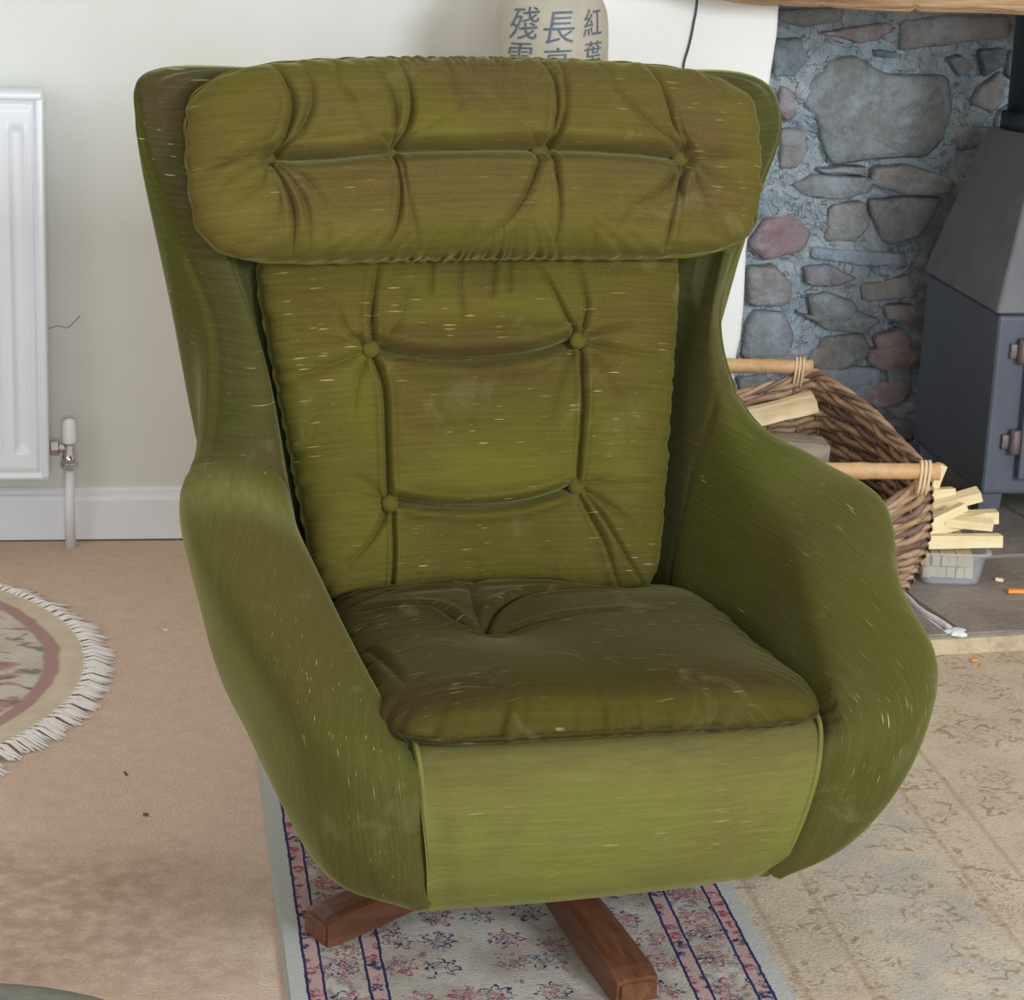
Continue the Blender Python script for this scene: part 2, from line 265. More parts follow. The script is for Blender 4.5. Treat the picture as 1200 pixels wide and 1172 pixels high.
STONES = [('g',[(1.366,0.747),(1.409,0.799),(1.451,0.807),(1.517,0.771),(1.639,0.773),(1.65,0.707),(1.644,0.656),(1.61,0.619),(1.509,0.612),(1.424,0.601),(1.399,0.651),(1.386,0.687),(1.361,0.712)]),('d',[(1.289,0.836),(1.343,0.84),(1.357,0.798),(1.338,0.77),(1.294,0.766)]),('p',[(1.379,0.851),(1.436,0.862),(1.508,0.874),(1.525,0.862),(1.49,0.838),(1.459,0.835)]),('d',[(1.486,0.821),(1.534,0.819),(1.545,0.809),(1.493,0.807)]),('t',[(1.54,0.877),(1.623,0.889),(1.756,0.892),(1.754,0.852),(1.649,0.837),(1.544,0.822)]),('g',[(1.641,0.806),(1.667,0.814),(1.693,0.792),(1.666,0.774)]),('t',[(1.71,0.754),(1.753,0.786),(1.761,0.73),(1.737,0.704),(1.692,0.723)]),('r',[(1.655,0.651),(1.701,0.677),(1.755,0.678),(1.716,0.636),(1.673,0.63)]),('p',[(1.308,0.746),(1.33,0.742),(1.344,0.691),(1.324,0.681),(1.306,0.701)]),('t',[(1.314,0.665),(1.356,0.666),(1.372,0.631),(1.351,0.589),(1.319,0.589)]),('g',[(1.348,0.558),(1.389,0.579),(1.507,0.571),(1.504,0.545),(1.441,0.528),(1.365,0.538)]),('t',[(1.51,0.592),(1.574,0.6),(1.673,0.573),(1.665,0.542),(1.579,0.541),(1.505,0.56)]),('g',[(1.505,0.527),(1.569,0.535),(1.655,0.534),(1.619,0.457),(1.544,0.441),(1.513,0.493)]),('t',[(1.426,0.515),(1.494,0.527),(1.509,0.477),(1.479,0.445),(1.415,0.445)]),('p',[(1.266,0.438),(1.295,0.49),(1.357,0.501),(1.389,0.465),(1.379,0.428),(1.3,0.407)]),('b',[(1.394,0.436),(1.578,0.425),(1.591,0.399),(1.505,0.398),(1.396,0.413)]),('r',[(1.381,0.394),(1.429,0.4),(1.49,0.374),(1.454,0.355),(1.389,0.36)]),('g',[(1.394,0.334),(1.433,0.344),(1.489,0.324),(1.497,0.297),(1.481,0.283),(1.405,0.286)]),('t',[(1.269,0.391),(1.322,0.396),(1.357,0.36),(1.355,0.317),(1.274,0.314)]),('t',[(1.5,0.358),(1.604,0.38),(1.619,0.335),(1.51,0.326)]),('g',[(1.298,0.891),(1.422,0.899),(1.419,0.874),(1.342,0.862),(1.3,0.871)]),('d',[(1.703,0.825),(1.751,0.831),(1.749,0.796),(1.714,0.775)]),('g',[(1.393,0.59),(1.489,0.596),(1.49,0.578),(1.394,0.585)]),('g',[(1.263,0.209),(1.271,0.279),(1.286,0.305),(1.348,0.3),(1.37,0.252),(1.357,0.209)]),('g',[(1.372,0.306),(1.417,0.279),(1.49,0.307),(1.546,0.285),(1.516,0.261),(1.428,0.269)]),('p',[(1.538,0.253),(1.591,0.27),(1.615,0.248),(1.607,0.21),(1.547,0.215)]),('g',[(1.429,0.253),(1.516,0.258),(1.53,0.215),(1.477,0.199),(1.422,0.21)]),('g',[(1.257,0.17),(1.316,0.177),(1.327,0.166),(1.27,0.128)]),('d',[(1.523,0.101),(1.561,0.112),(1.602,0.079),(1.554,0.057)]),('b',[(1.412,0.193),(1.472,0.192),(1.554,0.188),(1.559,0.134),(1.517,0.107),(1.46,0.139)]),('g',[(1.564,0.205),(1.62,0.194),(1.62,0.129),(1.575,0.134)]),('d',[(1.575,0.079),(1.63,0.074),(1.628,0.04),(1.588,0.046)]),('t',[(1.555,0.318),(1.615,0.318),(1.623,0.281),(1.557,0.291)]),('g',[(1.261,0.06),(1.238,0.085),(1.183,0.088),(1.141,0.072),(1.137,0.046),(1.183,0.029),(1.242,0.036)]),('d',[(1.39,0.06),(1.364,0.085),(1.314,0.089),(1.272,0.072),(1.278,0.047),(1.316,0.032),(1.365,0.037)]),('p',[(1.51,0.06),(1.487,0.084),(1.433,0.089),(1.389,0.074),(1.395,0.046),(1.433,0.031),(1.485,0.036)]),('d',[(1.642,0.06),(1.618,0.083),(1.56,0.09),(1.516,0.073),(1.512,0.046),(1.56,0.029),(1.617,0.036)]),('p',[(1.237,0.135),(1.217,0.16),(1.166,0.163),(1.123,0.148),(1.122,0.123),(1.165,0.107),(1.217,0.112)]),('g',[(1.385,0.135),(1.36,0.16),(1.313,0.163),(1.272,0.149),(1.278,0.122),(1.314,0.108),(1.36,0.113)]),('d',[(1.51,0.135),(1.49,0.157),(1.445,0.164),(1.412,0.149),(1.411,0.123),(1.446,0.105),(1.493,0.113)]),('p',[(1.619,0.135),(1.595,0.158),(1.548,0.165),(1.511,0.149),(1.512,0.122),(1.547,0.108),(1.599,0.11)]),('p',[(1.254,0.21),(1.234,0.233),(1.18,0.239),(1.143,0.223),(1.142,0.198),(1.181,0.182),(1.229,0.186)]),('g',[(1.394,0.21),(1.367,0.233),(1.316,0.24),(1.273,0.223),(1.277,0.197),(1.316,0.183),(1.365,0.187)]),('t',[(1.504,0.21),(1.487,0.232),(1.44,0.24),(1.402,0.223),(1.403,0.197),(1.439,0.182),(1.488,0.187)]),('p',[(1.635,0.21),(1.613,0.234),(1.566,0.237),(1.526,0.222),(1.53,0.197),(1.565,0.181),(1.613,0.187)]),('t',[(1.879,0.08),(1.844,0.116),(1.787,0.125),(1.742,0.1),(1.744,0.061),(1.788,0.031),(1.844,0.042)]),('b',[(2.036,0.08),(2.007,0.115),(1.949,0.123),(1.906,0.1),(1.903,0.06),(1.951,0.038),(2.011,0.044)]),('p',[(2.19,0.08),(2.163,0.115),(2.105,0.128),(2.054,0.101),(2.058,0.06),(2.105,0.036),(2.163,0.043)]),('g',[(1.889,0.2),(1.858,0.235),(1.799,0.242),(1.753,0.218),(1.757,0.179),(1.799,0.154),(1.858,0.165)]),('d',[(2.038,0.2),(2.008,0.236),(1.95,0.247),(1.907,0.22),(1.9,0.181),(1.95,0.155),(2.013,0.165)]),('b',[(2.224,0.2),(2.196,0.238),(2.134,0.247),(2.087,0.218),(2.088,0.181),(2.133,0.156),(2.196,0.165)]),('g',[(1.891,0.32),(1.859,0.357),(1.801,0.366),(1.746,0.341),(1.758,0.3),(1.8,0.272),(1.862,0.282)]),('t',[(2.035,0.32),(2.008,0.359),(1.946,0.368),(1.893,0.339),(1.893,0.3),(1.945,0.272),(2.002,0.283)]),('d',[(2.205,0.32),(2.179,0.359),(2.116,0.364),(2.064,0.34),(2.067,0.302),(2.117,0.271),(2.181,0.284)]),('p',[(1.892,0.44),(1.873,0.474),(1.81,0.487),(1.763,0.461),(1.759,0.419),(1.811,0.398),(1.87,0.404)]),('g',[(2.038,0.44),(2.009,0.473),(1.952,0.486),(1.908,0.461),(1.904,0.421),(1.952,0.393),(2.012,0.405)]),('d',[(2.203,0.44),(2.175,0.475),(2.112,0.482),(2.063,0.46),(2.065,0.419),(2.113,0.394),(2.172,0.406)]),('t',[(1.886,0.56),(1.855,0.597),(1.797,0.608),(1.753,0.58),(1.751,0.54),(1.798,0.512),(1.858,0.526)]),('t',[(2.059,0.56),(2.023,0.594),(1.967,0.607),(1.919,0.58),(1.914,0.541),(1.965,0.514),(2.025,0.522)]),('b',[(2.202,0.56),(2.178,0.598),(2.114,0.608),(2.061,0.581),(2.06,0.541),(2.114,0.514),(2.174,0.525)]),('d',[(1.876,0.68),(1.853,0.715),(1.79,0.729),(1.745,0.699),(1.746,0.659),(1.789,0.634),(1.846,0.645)]),('b',[(2.055,0.68),(2.03,0.714),(1.969,0.729),(1.925,0.699),(1.924,0.661),(1.969,0.637),(2.028,0.646)]),('b',[(2.193,0.68),(2.173,0.717),(2.11,0.722),(2.068,0.7),(2.065,0.661),(2.111,0.638),(2.173,0.642)]),('t',[(1.907,0.8),(1.873,0.837),(1.813,0.848),(1.763,0.82),(1.764,0.778),(1.811,0.752),(1.873,0.764)]),('g',[(2.052,0.8),(2.021,0.834),(1.959,0.845),(1.915,0.82),(1.912,0.779),(1.961,0.754),(2.018,0.767)]),('g',[(2.202,0.8),(2.177,0.838),(2.117,0.841),(2.073,0.818),(2.066,0.78),(2.118,0.755),(2.173,0.762)]),('b',[(1.887,0.92),(1.855,0.954),(1.795,0.962),(1.749,0.938),(1.749,0.9),(1.794,0.872),(1.858,0.882)]),('t',[(2.047,0.92),(2.017,0.959),(1.96,0.963),(1.913,0.939),(1.915,0.901),(1.96,0.878),(2.017,0.885)]),('p',[(2.214,0.92),(2.182,0.957),(2.119,0.961),(2.071,0.939),(2.075,0.9),(2.119,0.874),(2.182,0.883)]),('g',[(1.889,1.04),(1.857,1.074),(1.799,1.087),(1.744,1.059),(1.748,1.018),(1.798,0.998),(1.86,1.001)]),('t',[(2.046,1.04),(2.026,1.078),(1.963,1.081),(1.91,1.061),(1.92,1.021),(1.962,0.994),(2.025,1.001)]),('p',[(2.19,1.04),(2.164,1.076),(2.103,1.083),(2.053,1.061),(2.053,1.02),(2.105,0.996),(2.165,1.005)]),('p',[(1.877,1.16),(1.853,1.195),(1.791,1.204),(1.74,1.18),(1.738,1.139),(1.79,1.118),(1.854,1.121)]),('d',[(2.042,1.16),(2.017,1.199),(1.961,1.205),(1.908,1.181),(1.908,1.142),(1.96,1.113),(2.019,1.123)]),('t',[(2.199,1.16),(2.167,1.197),(2.109,1.206),(2.062,1.181),(2.057,1.141),(2.111,1.111),(2.174,1.126)])]
def rough_stone(mkey, poly, k):
    rs = random.Random(k); P = []
    n = len(poly); cx = sum(p[0] for p in poly)/n; cz = sum(p[1] for p in poly)/n
    for i in range(n):                                   # cut the corners, roughen the edges
        a, b = poly[i], poly[(i+1) % n]
        for q in (.10, .5, .90):
            P.append((a[0]+(b[0]-a[0])*q+rs.uniform(-.0016, .0016), a[1]+(b[1]-a[1])*q+rs.uniform(-.0016, .0016)))
    bm = bmesh.new(); m = len(P); th = .004+.006*rs.random()
    def ring(sc, y, nz=0): return [bm.verts.new((cx+(x-cx)*sc, y+rs.uniform(-nz, nz), cz+(z-cz)*sc)) for x, z in P]
    rings = [ring(1.0, .545), ring(1.04, .512-th*.3), ring(.97, .506-th*.85, .0008), ring(.80, .504-th, .0016), ring(.4, .504-th, .002)]
    for a, b in zip(rings, rings[1:]):
        for i in range(m): bm.faces.new((a[i], a[(i+1) % m], b[(i+1) % m], b[i]))
    bm.faces.new(rings[-1]); done('stone', bm, STM[mkey], stonewall)
for k, (mk, poly) in enumerate(STONES): rough_stone(mk, poly, k)
M_BACKING = plain('brick_backing', srgb(120, 122, 124), .9)
tag(bevel_box('wall_fireplace_backing', (1.6, .08, 2.4), M_BACKING, loc=wp(1.7, -.60, 1.2), rot=(0, 0, WA), bev=0), kind='structure')

# hearth: slate slabs on the floor with pale mortar between
HA = radians(15.5)
t = NT('hearth_slate'); c = t.coord(); n1 = t.noise(c, 5, 6, .6, .5); n2 = t.noise(c, 60, 5, .7); n3 = t.noise(c, 180, 3, .7)
col = t.mix(t.ramp(n1, .35, .65), srgb(128, 118, 110), srgb(158, 148, 138)); col = t.mix(t.ramp(n2, .55, .75, 0, .5), col, srgb(178, 172, 164))
col = t.mix(t.ramp(n3, .68, .74, 0, .7), col, srgb(206, 202, 198))
t.bump(n2, .4, .01); M_SLATE = t.out(col, .6, 0, .3)
M_RISER = mortar_mat('hearth_riser_stone', srgb(186, 168, 138), srgb(206, 190, 160), srgb(150, 134, 110))
M_WMORT = plain('white_hearth_mortar', srgb(222, 222, 222), .9, 0, .15, 40, .5)
hearth = empty('floor_hearth', (.70, 3.525, 0), HA); tag(hearth, kind='structure')
bevel_box('mortar_bed', (1.9, 1.16, .028), M_WMORT, hearth, (.45, .585, .014), bev=.003)
bevel_box('riser', (1.9, .012, .030), M_RISER, hearth, (.45, -.001, .015), bev=.003)
slabs = [(-.50, 0, -.012, .22), (.012, 0, .62, .36), (-.50, .232, -.020, .60), (.002, .372, .40, .74), (.412, .372, 1.05, .74), (.632, 0, 1.38, .36), (-.50, .612, -.01, 1.15), (.01, .752, .7, 1.15), (.712, .752, 1.38, 1.15)]
for i, (x0, y0, x1, y1) in enumerate(slabs):
    bm = bmesh.new(); j = lambda: random.uniform(-.004, .004)
    pts = []
    for (a, b) in ((x0, y0), ((x0+x1)/2, y0), (x1, y0), (x1, (y0+y1)/2), (x1, y1), ((x0+x1)/2, y1), (x0, y1), (x0, (y0+y1)/2)):
        pts.append((a+j(), b+(j() if b > 0 else 0)))
    lo = [bm.verts.new((a, b, .020)) for a, b in pts]; hi = [bm.verts.new((a, b, .0365)) for a, b in pts]
    bm.faces.new(lo[::-1]); tf = bm.faces.new(hi)
    for k in range(8): bm.faces.new((lo[k], lo[(k+1) % 8], hi[(k+1) % 8], hi[k]))
    bmesh.ops.bevel(bm, geom=[e for e in bm.edges if all(v.co.z > .03 for v in e.verts)], offset=.0035, segments=2, affect='EDGES')
    done('stone_slab', bm, M_SLATE, hearth, smooth=False)
bm = bmesh.new(); bmesh.ops.create_icosphere(bm, subdivisions=3, radius=1)
for v in bm.verts: v.co = Vector((v.co.x*.017*(1+.3*sin(v.co.y*5)), v.co.y*.017*(1+.25*sin(v.co.x*4)), v.co.z*.006))
done('mortar_patch', bm, M_WMORT, hearth, loc=(.005, .012, .0345))
tube('mortar_joint', [(.002+.004*sin(k*1.3), .012+.034*k, .0325) for k in range(8)], [.006, .005, .0045, .004, .004, .004, .0035, .003], M_WMORT, hearth, 8)

# ------------------------------------------------------------------ mantel beam
t = NT('old_timber'); c = t.coord(); g = t.noise(t.mapv(c, (1.6, 18, 18)), 1.0, 6, .65, 1.2); g2 = t.noise(t.mapv(c, (6, 90, 90)), 1, 4, .6)
col = t.mix(t.ramp(g, .3, .7), srgb(150, 116, 84), srgb(206, 176, 140)); col = t.mix(t.ramp(g2, .5, .8, 0, .5), col, srgb(120, 88, 60))
t.bump(t.math('ADD', g, g2), .6, .012); M_BEAM = t.out(col, .75, 0, .25)
nu, nv = 160, 28; V = []
for i in range(nu):
    s = .93 + 1.5*i/(nu-1)
    for k in range(nv):
        a = 2*pi*k/nv; ca, sa = cos(a), sin(a); r = (abs(ca)**5+abs(sa)**5)**(-1/5)
        y = -.115 + .085*r*ca + .006*sin(s*9+a*2); bot = .035*math.exp(-((s-.93)/.10)**2)
        z = 1.029 + (.085*r*sa) + .004*sin(s*6.3)+.003*sin(s*17+1)*(1 if sa < 0 else .3) + (bot if sa < 0 else 0)
        crack = .004*math.exp(-((y+.12+.02*sin(s*5))/.004)**2) + sum(.007*math.exp(-((s-sc-(y+.1)*.6)/.0035)**2) for sc in (1.155, 1.235, 1.39))
        V.append((s, y, z + (crack if sa < 0 else 0)))
F = [(i*nv+k, i*nv+(k+1) % nv, (i+1)*nv+(k+1) % nv, (i+1)*nv+k) for i in range(nu-1) for k in range(nv)]
F += [tuple(range(nv))[::-1], tuple((nu-1)*nv+k for k in range(nv))]
o = link('trim_mantel_beam', mesh('trim_mantel_beam', V, F), M_BEAM, loc=WL, rz=WA); tag(o, kind='structure')

# ------------------------------------------------------------------ radiator
M_RAD = plain('radiator_enamel', srgb(226, 231, 238), .28, 0, .02, 8, .02)
rad = empty('radiator', wp(-.62, 0, 0), WA); tag(rad, 'white pressed steel panel radiator on the wall left of the green armchair', 'radiator')
x0, x1, z0, z1 = -.55, .548, .134, .772
nx, nz = 520, 160
X_ = np.linspace(x0, x1, nx); Z_ = np.linspace(z0, z1, nz); gx, gz = np.meshgrid(X_, Z_)
dep = np.full(gx.shape, -.100)
edge = np.minimum(np.minimum(gx-x0, x1-gx), np.minimum(gz-z0, z1-gz))
dep += .006*np.exp(-((edge-.012)/.004)**2) + np.where(edge < .004, .004, 0)
for k in range(22):
    fx = x1-.041-k*.0495
    if fx < x0+.03: break
    zz = np.clip((np.minimum(gz-(z0+.045), (z1-.042)-gz))/.014, 0, 1); zz = zz*zz*(3-2*zz)
    d = np.abs(gx-fx); dep += zz*(.0065*np.exp(-(d/.0105)**4))
    dep -= zz*.0022*np.exp(-((d-.0135)/.003)**2)
V = np.stack([gx, dep, gz], -1).reshape(-1, 3)
link('front_panel', fromnp('front_panel', V, gridfaces(nz, nx)), M_RAD, rad)
bevel_box('back_panel', (x1-x0-.02, .016, z1-z0-.03), M_RAD, rad, (0, -.04, (z0+z1)/2-.003), bev=.004)
bevel_box('side_cover', (.012, .074, z1-z0-.006), M_RAD, rad, (x1-.004, -.067, (z0+z1)/2+.002), bev=.003)
bevel_box('side_cover', (.012, .074, z1-z0-.006), M_RAD, rad, (x0+.004, -.067, (z0+z1)/2+.002), bev=.003)
tg = bevel_box('top_grille', (x1-x0, .082, .012), M_RAD, rad, (0, -.066, z1+.002), bev=.004)
M_DARK = plain('dark_gap', srgb(70, 72, 76), .7)
for sx_ in (-.35, .35): bevel_box('wall_bracket', (.03, .034, .12), M_RAD, rad, (sx_, -.017, .62), bev=.002)

# valve and pipe
M_CHROME = plain('chrome', srgb(200, 202, 206), .16, 1.0, .05, 20, .02)
M_PLAST = plain('white_plastic_cap', srgb(232, 236, 240), .35, 0, .02)
vp = empty('radiator_pipe', wp(-.038, .052, 0), WA); tag(vp, 'white copper feed pipe rising from the carpet to the radiator valve', 'pipe')
tube('pipe', [(0, 0, 0), (-.001, 0, .08), (0, 0, .152)], .0088, M_GLOSS, vp, 20)
vb = lathe('valve_body', [(0, .148), (.0125, .148), (.0125, .163), (.0105, .165), (.0098, .188), (0, .188)], M_CHROME, vp, 24)
lathe('lockshield_cap', [(0, .186), (.0118, .186), (.0125, .190), (.0120, .218), (.0095, .226), (.004, .2285), (0, .2285)], M_PLAST, vp, 28)
lathe('union_nut', [(0, -.033), (.009, -.033), (.0135, -.030), (.0135, -.018), (.008, -.016), (.0075, 0), (0, 0)], M_CHROME, vp, 6, axis='x', loc=(0, 0, .177), smooth=False)
lathe('compression_nut', [(0, 0), (.0135, 0), (.0145, .003), (.0145, .011), (.0115, .014), (0, .014)], M_CHROME, vp, 6, loc=(0, 0, .140), smooth=False)

# cord on the wall
cordp = catmull([wp(1.004, .064, 1.22), wp(1.003, .0645, .97), wp(.9985, .0645, .91), wp(.993, .0645, .875), wp(.986, .0645, .845), wp(.982, .0645, .80), wp(.94, .066, .62), wp(.86, .066, .30), wp(.80, .068, .08), wp(.78, .09, .006)], 8)
tag(tube('hanging_cord', cordp, .0019, plain('dark_teal_flex', srgb(44, 62, 66), .5), seg=8), 'thin dark cord hanging down the white chimney breast behind the chair', 'cord')
# hairline crack
tag(tube('plaster_crack', catmull([wp(-.072, .0003, .372), wp(-.055, .0003, .377), wp(-.040, .0003, .374), wp(-.028, .0003, .384), wp(-.018, .0003, .395)], 5), .0009, plain('crack_grey', srgb(150, 150, 140), .9), seg=5), kind='structure')

# ------------------------------------------------------------------ jug on a side table behind the chair
M_OAK = plain('dark_oak', srgb(120, 84, 52), .5, 0, .25, 14, .1)
st = empty('side_table', (.033, 3.80, 0)); tag(st, 'small round wooden side table behind the armchair carrying the stoneware jar', 'table')
lathe('table_top', [(0, .50), (.100, .50), (.108, .508), (.108, .517), (.104, .522), (0, .522)], M_OAK, st, 48)
for k in range(3):
    a = 2*pi*k/3+.5; tube('leg', [(.08*cos(a), .08*sin(a), .502), (.095*cos(a), .095*sin(a), 0)], [.014, .010], M_OAK, st, 12)
t = NT('stoneware'); c = t.coord(); n1 = t.noise(c, 9, 5, .6, .6); n2 = t.noise(t.mapv(c, (60, 60, 8)), 1, 4)
col = t.mix(t.ramp(n1, .3, .7), srgb(160, 156, 144), srgb(180, 172, 154)); col = t.mix(t.ramp(n2, .5, .8, 0, .3), col, srgb(138, 136, 130))
t.bump(n1, .1, .01); M_STONEW = t.out(col, .42, 0, .4)
jug = empty('stoneware_jar', (.033, 3.80, .5225)); tag(jug, 'grey brown stoneware jar with dark brushed characters standing behind the chair back', 'jar')
JP = [(0, 0), (.062, 0), (.068, .006), (.078, .05), (.086, .12), (.0905, .20), (.0915, .29), (.0910, .365), (.0895, .400), (.0855, .425), (.076, .445), (.064, .458), (.052, .465), (.050, .470), (.0515, .485), (.055, .492), (.052, .498), (.045, .495), (.044, .46), (0, .45)]
jp = catmull(np.array(JP), 4); lathe('body', [tuple(p) for p in jp], M_STONEW, jug, 72)
lathe('neck_ring', [(.047, .462), (.058, .462), (.0605, .467), (.058, .473), (.047, .474)], plain('dark_glaze', srgb(92, 88, 88), .35), jug, 48)
def jr(z):
    for (r0, a), (r1, b) in zip(jp, jp[1:]):
        if a <= z <= b and b > a: return r0+(r1-r0)*(z-a)/(b-a)
    return .08
M_INK = plain('brushed_ink', srgb(84, 94, 106), .55, 0, .25, 50)
def glyph(ch, phi, zc, size):
    cu = bpy.data.curves.new('character', 'FONT'); cu.body = ch; cu.size = 1; cu.align_x = 'CENTER'; cu.align_y = 'CENTER'; cu.offset = .0; cu.resolution_u = 3
    ob = bpy.data.objects.new('tmp', cu); COL.objects.link(ob); dg = bpy.context.evaluated_depsgraph_get()
    me = bpy.data.meshes.new_from_object(ob.evaluated_get(dg)); bpy.data.objects.remove(ob)
    if not len(me.vertices): return
    bm = bmesh.new(); bm.from_mesh(me)
    bmesh.ops.triangulate(bm, faces=bm.faces[:])
    for _ in range(3): bmesh.ops.subdivide_edges(bm, edges=[e for e in bm.edges if e.calc_length() > .09], cuts=1); bmesh.ops.triangulate(bm, faces=bm.faces[:])
    xs = [v.co.x for v in bm.verts]; ys = [v.co.y for v in bm.verts]; cx, cy = (min(xs)+max(xs))/2, (min(ys)+max(ys))/2
    w = max(max(xs)-min(xs), max(ys)-min(ys))
    for v in bm.verts:
        dx, dy = (v.co.x-cx)/w*size, (v.co.y-cy)/w*size; dx += dy*.12; z = zc+dy+dx*.06; r = jr(z)+.0012; a = -pi/2+phi+dx/.0915
        v.co = Vector((r*cos(a), r*sin(a), z))
    me2 = bpy.data.meshes.new('painted_character'); bm.to_mesh(me2); bm.free(); link('painted_character', me2, M_INK, jug, smooth=False)
for ch, phi, zc, sz in (('殘', -.50, .408, .050), ('雲', -.56, .356, .044), ('歸', -.56, .306, .044), ('長', .14, .404, .050), ('亭', .10, .352, .044), ('酒', .10, .300, .044), ('紅', .82, .412, .042), ('葉', .80, .364, .040), ('晚', .80, .316, .040)): glyph(ch, phi, zc, sz)

# ------------------------------------------------------------------ stove
t = NT('painted_cast_iron'); c = t.coord(); n1 = t.noise(c, 5, 4); n2 = t.noise(c, 350, 2, .7)
col = t.mix(t.ramp(n1, .3, .7), srgb(78, 84, 96), srgb(92, 97, 108)); col = t.mix(t.ramp(n2, .5, .8, 0, .4), col, srgb(120, 124, 132))
t.bump(n2, .3, .002); M_IRON = t.out(col, .55, .25, .4)
M_IRON_TOP = plain('dusty_iron', srgb(100, 102, 106), .7, .1, .12, 20, .1)
stv = empty('wood_stove', (.815, 4.0, .0365), radians(10)); tag(stv, 'grey blue cast iron wood stove with sloping hood standing on the hearth', 'stove')
def hexa(name, b, tp, mat, parent, bev=.006):
    bm = bmesh.new(); lo = [bm.verts.new(p) for p in b]; hi = [bm.verts.new(p) for p in tp]; bm.faces.new(lo[::-1]); bm.faces.new(hi)
    for k in range(4): bm.faces.new((lo[k], lo[(k+1) % 4], hi[(k+1) % 4], hi[k]))
    bmesh.ops.recalc_face_normals(bm, faces=bm.faces[:]); bmesh.ops.bevel(bm, geom=bm.edges[:], offset=bev, segments=3, profile=.6, affect='EDGES')
    return done(name, bm, mat, parent, smooth=False)
# local: x right, y back ; W .46 D .37
Wd, Dp = .46, .375
hexa('firebox', [(0, 0, .093), (Wd, 0, .093), (Wd, Dp, .093), (0, Dp, .093)], [(.002, 0, .412), (Wd-.002, 0, .412), (Wd-.002, Dp, .412), (.002, Dp, .412)], M_IRON, stv, .009)
hexa('hood', [(-.006, -.006, .414), (Wd+.006, -.006, .414), (Wd+.006, Dp+.004, .414), (-.006, Dp+.004, .414)], [(.080, .095, .688), (Wd-.080, .095, .688), (Wd-.080, Dp-.03, .688), (.080, Dp-.03, .688)], M_IRON_TOP, stv, .008)
for (lx, ly) in ((.02, .03), (Wd-.02, .03), (.02, Dp-.03), (Wd-.02, Dp-.03)):
    hexa('leg', [(lx-.016, ly-.016, 0), (lx+.016, ly-.016, 0), (lx+.016, ly+.016, 0), (lx-.016, ly+.016, 0)], [(lx-.022, ly-.022, .096), (lx+.022, ly-.022, .096), (lx+.022, ly+.022, .096), (lx-.022, ly+.022, .096)], M_IRON, stv, .003)
door = hexa('door', [(.055, -.022, .125), (Wd-.055, -.022, .125), (Wd-.055, .004, .125), (.055, .004, .125)], [(.055, -.022, .385), (Wd-.055, -.022, .385), (Wd-.055, .004, .385), (.055, .004, .385)], M_IRON, stv, .005)
bevel_box('door_glass', (.25, .004, .17), plain('smoked_glass', srgb(24, 24, 26), .12), door, (Wd/2, -.024, .255), bev=.001)
M_HINGE = plain('rusty_hinge', srgb(112, 100, 100), .5, .4, .25, 60, .2)
for hz in (.192, .352):
    h = lathe('hinge', [(0, -.021), (.0085, -.021), (.0095, -.018), (.0095, .018), (.0085, .021), (0, .021)], M_HINGE, stv, 16, loc=(.046, -.014, hz))
    bevel_box('hinge_plate', (.022, .010, .026), M_HINGE, h, (-.010, .010, -.002), bev=.002)
fl_ = empty('flue_pipe', (.815+.15*cos(.1745)-.28*sin(.1745)+.022, 4.03+.15*sin(.1745)+.28*cos(.1745), .0365+.686)); tag(fl_, 'dark flue pipe rising from the top of the stove', 'pipe')
M_FLUE = plain('flue_black', srgb(34, 44, 50), .5, .3, .2, 10, .05)
lathe('flue_tube', [(0, 0), (.072, 0), (.072, .9), (0, .9)], M_FLUE, fl_, 40); lathe('flue_collar', [(.070, .0), (.082, .0), (.082, .03), (.070, .034)], M_FLUE, fl_, 40)

# ------------------------------------------------------------------ log basket
def wick(name, a, b):
    t = NT(name); c = t.coord(); n1 = t.noise(c, 40, 4, .6); n2 = t.noise(c, 9, 3)
    col = t.mix(t.ramp(n1, .3, .7), a, b); col = t.mix(t.ramp(n2, .5, .7, 0, .4), col, srgb(150, 124, 104)); t.bump(n1, .2, .003); return t.out(col, .55, 0, .4)
M_W1 = wick('wicker', srgb(134, 104, 74), srgb(178, 148, 112)); M_W2 = wick('wicker_dark', srgb(96, 74, 60), srgb(134, 106, 86)); M_W3 = wick('wicker_reddish', srgb(158, 124, 98), srgb(190, 158, 130))
M_CANE = wick('cane_handle', srgb(184, 142, 94), srgb(210, 172, 124)); M_BIND = wick('cane_binding', srgb(206, 178, 138), srgb(222, 198, 160))
bk = empty('log_basket', (.40, 3.80, .0365)); tag(bk, 'boat shaped brown wicker log basket with two cane handles between chair and stove', 'basket')
B = Vector((.40, 3.80, .0365))
top = [(0.64, 3.575, 0.235), (0.64, 3.66, 0.237), (0.618, 3.77, 0.247), (0.588, 3.88, 0.265), (0.545, 3.98, 0.279), (0.512, 4.045, 0.285), (0.455, 4.05, 0.263), (0.36, 4.045, 0.239), (0.25, 4.035, 0.267), (0.205, 4.02, 0.281), (0.165, 3.9, 0.265), (0.15, 3.78, 0.242), (0.158, 3.66, 0.229), (0.175, 3.57, 0.229), (0.235, 3.562, 0.197), (0.34, 3.558, 0.157), (0.47, 3.558, 0.155), (0.575, 3.562, 0.189)]
bot = [(.645, 3.735, 0), (.648, 3.78, 0), (.640, 3.83, 0), (.618, 3.89, 0), (.575, 3.94, 0), (.535, 3.965, 0), (.48, 3.975, 0), (.40, 3.98, 0), (.32, 3.975, 0), (.275, 3.955, 0), (.245, 3.90, 0), (.238, 3.85, 0), (.24, 3.79, 0), (.25, 3.745, 0), (.30, 3.73, 0), (.38, 3.727, 0), (.48, 3.727, 0), (.59, 3.73, 0)]
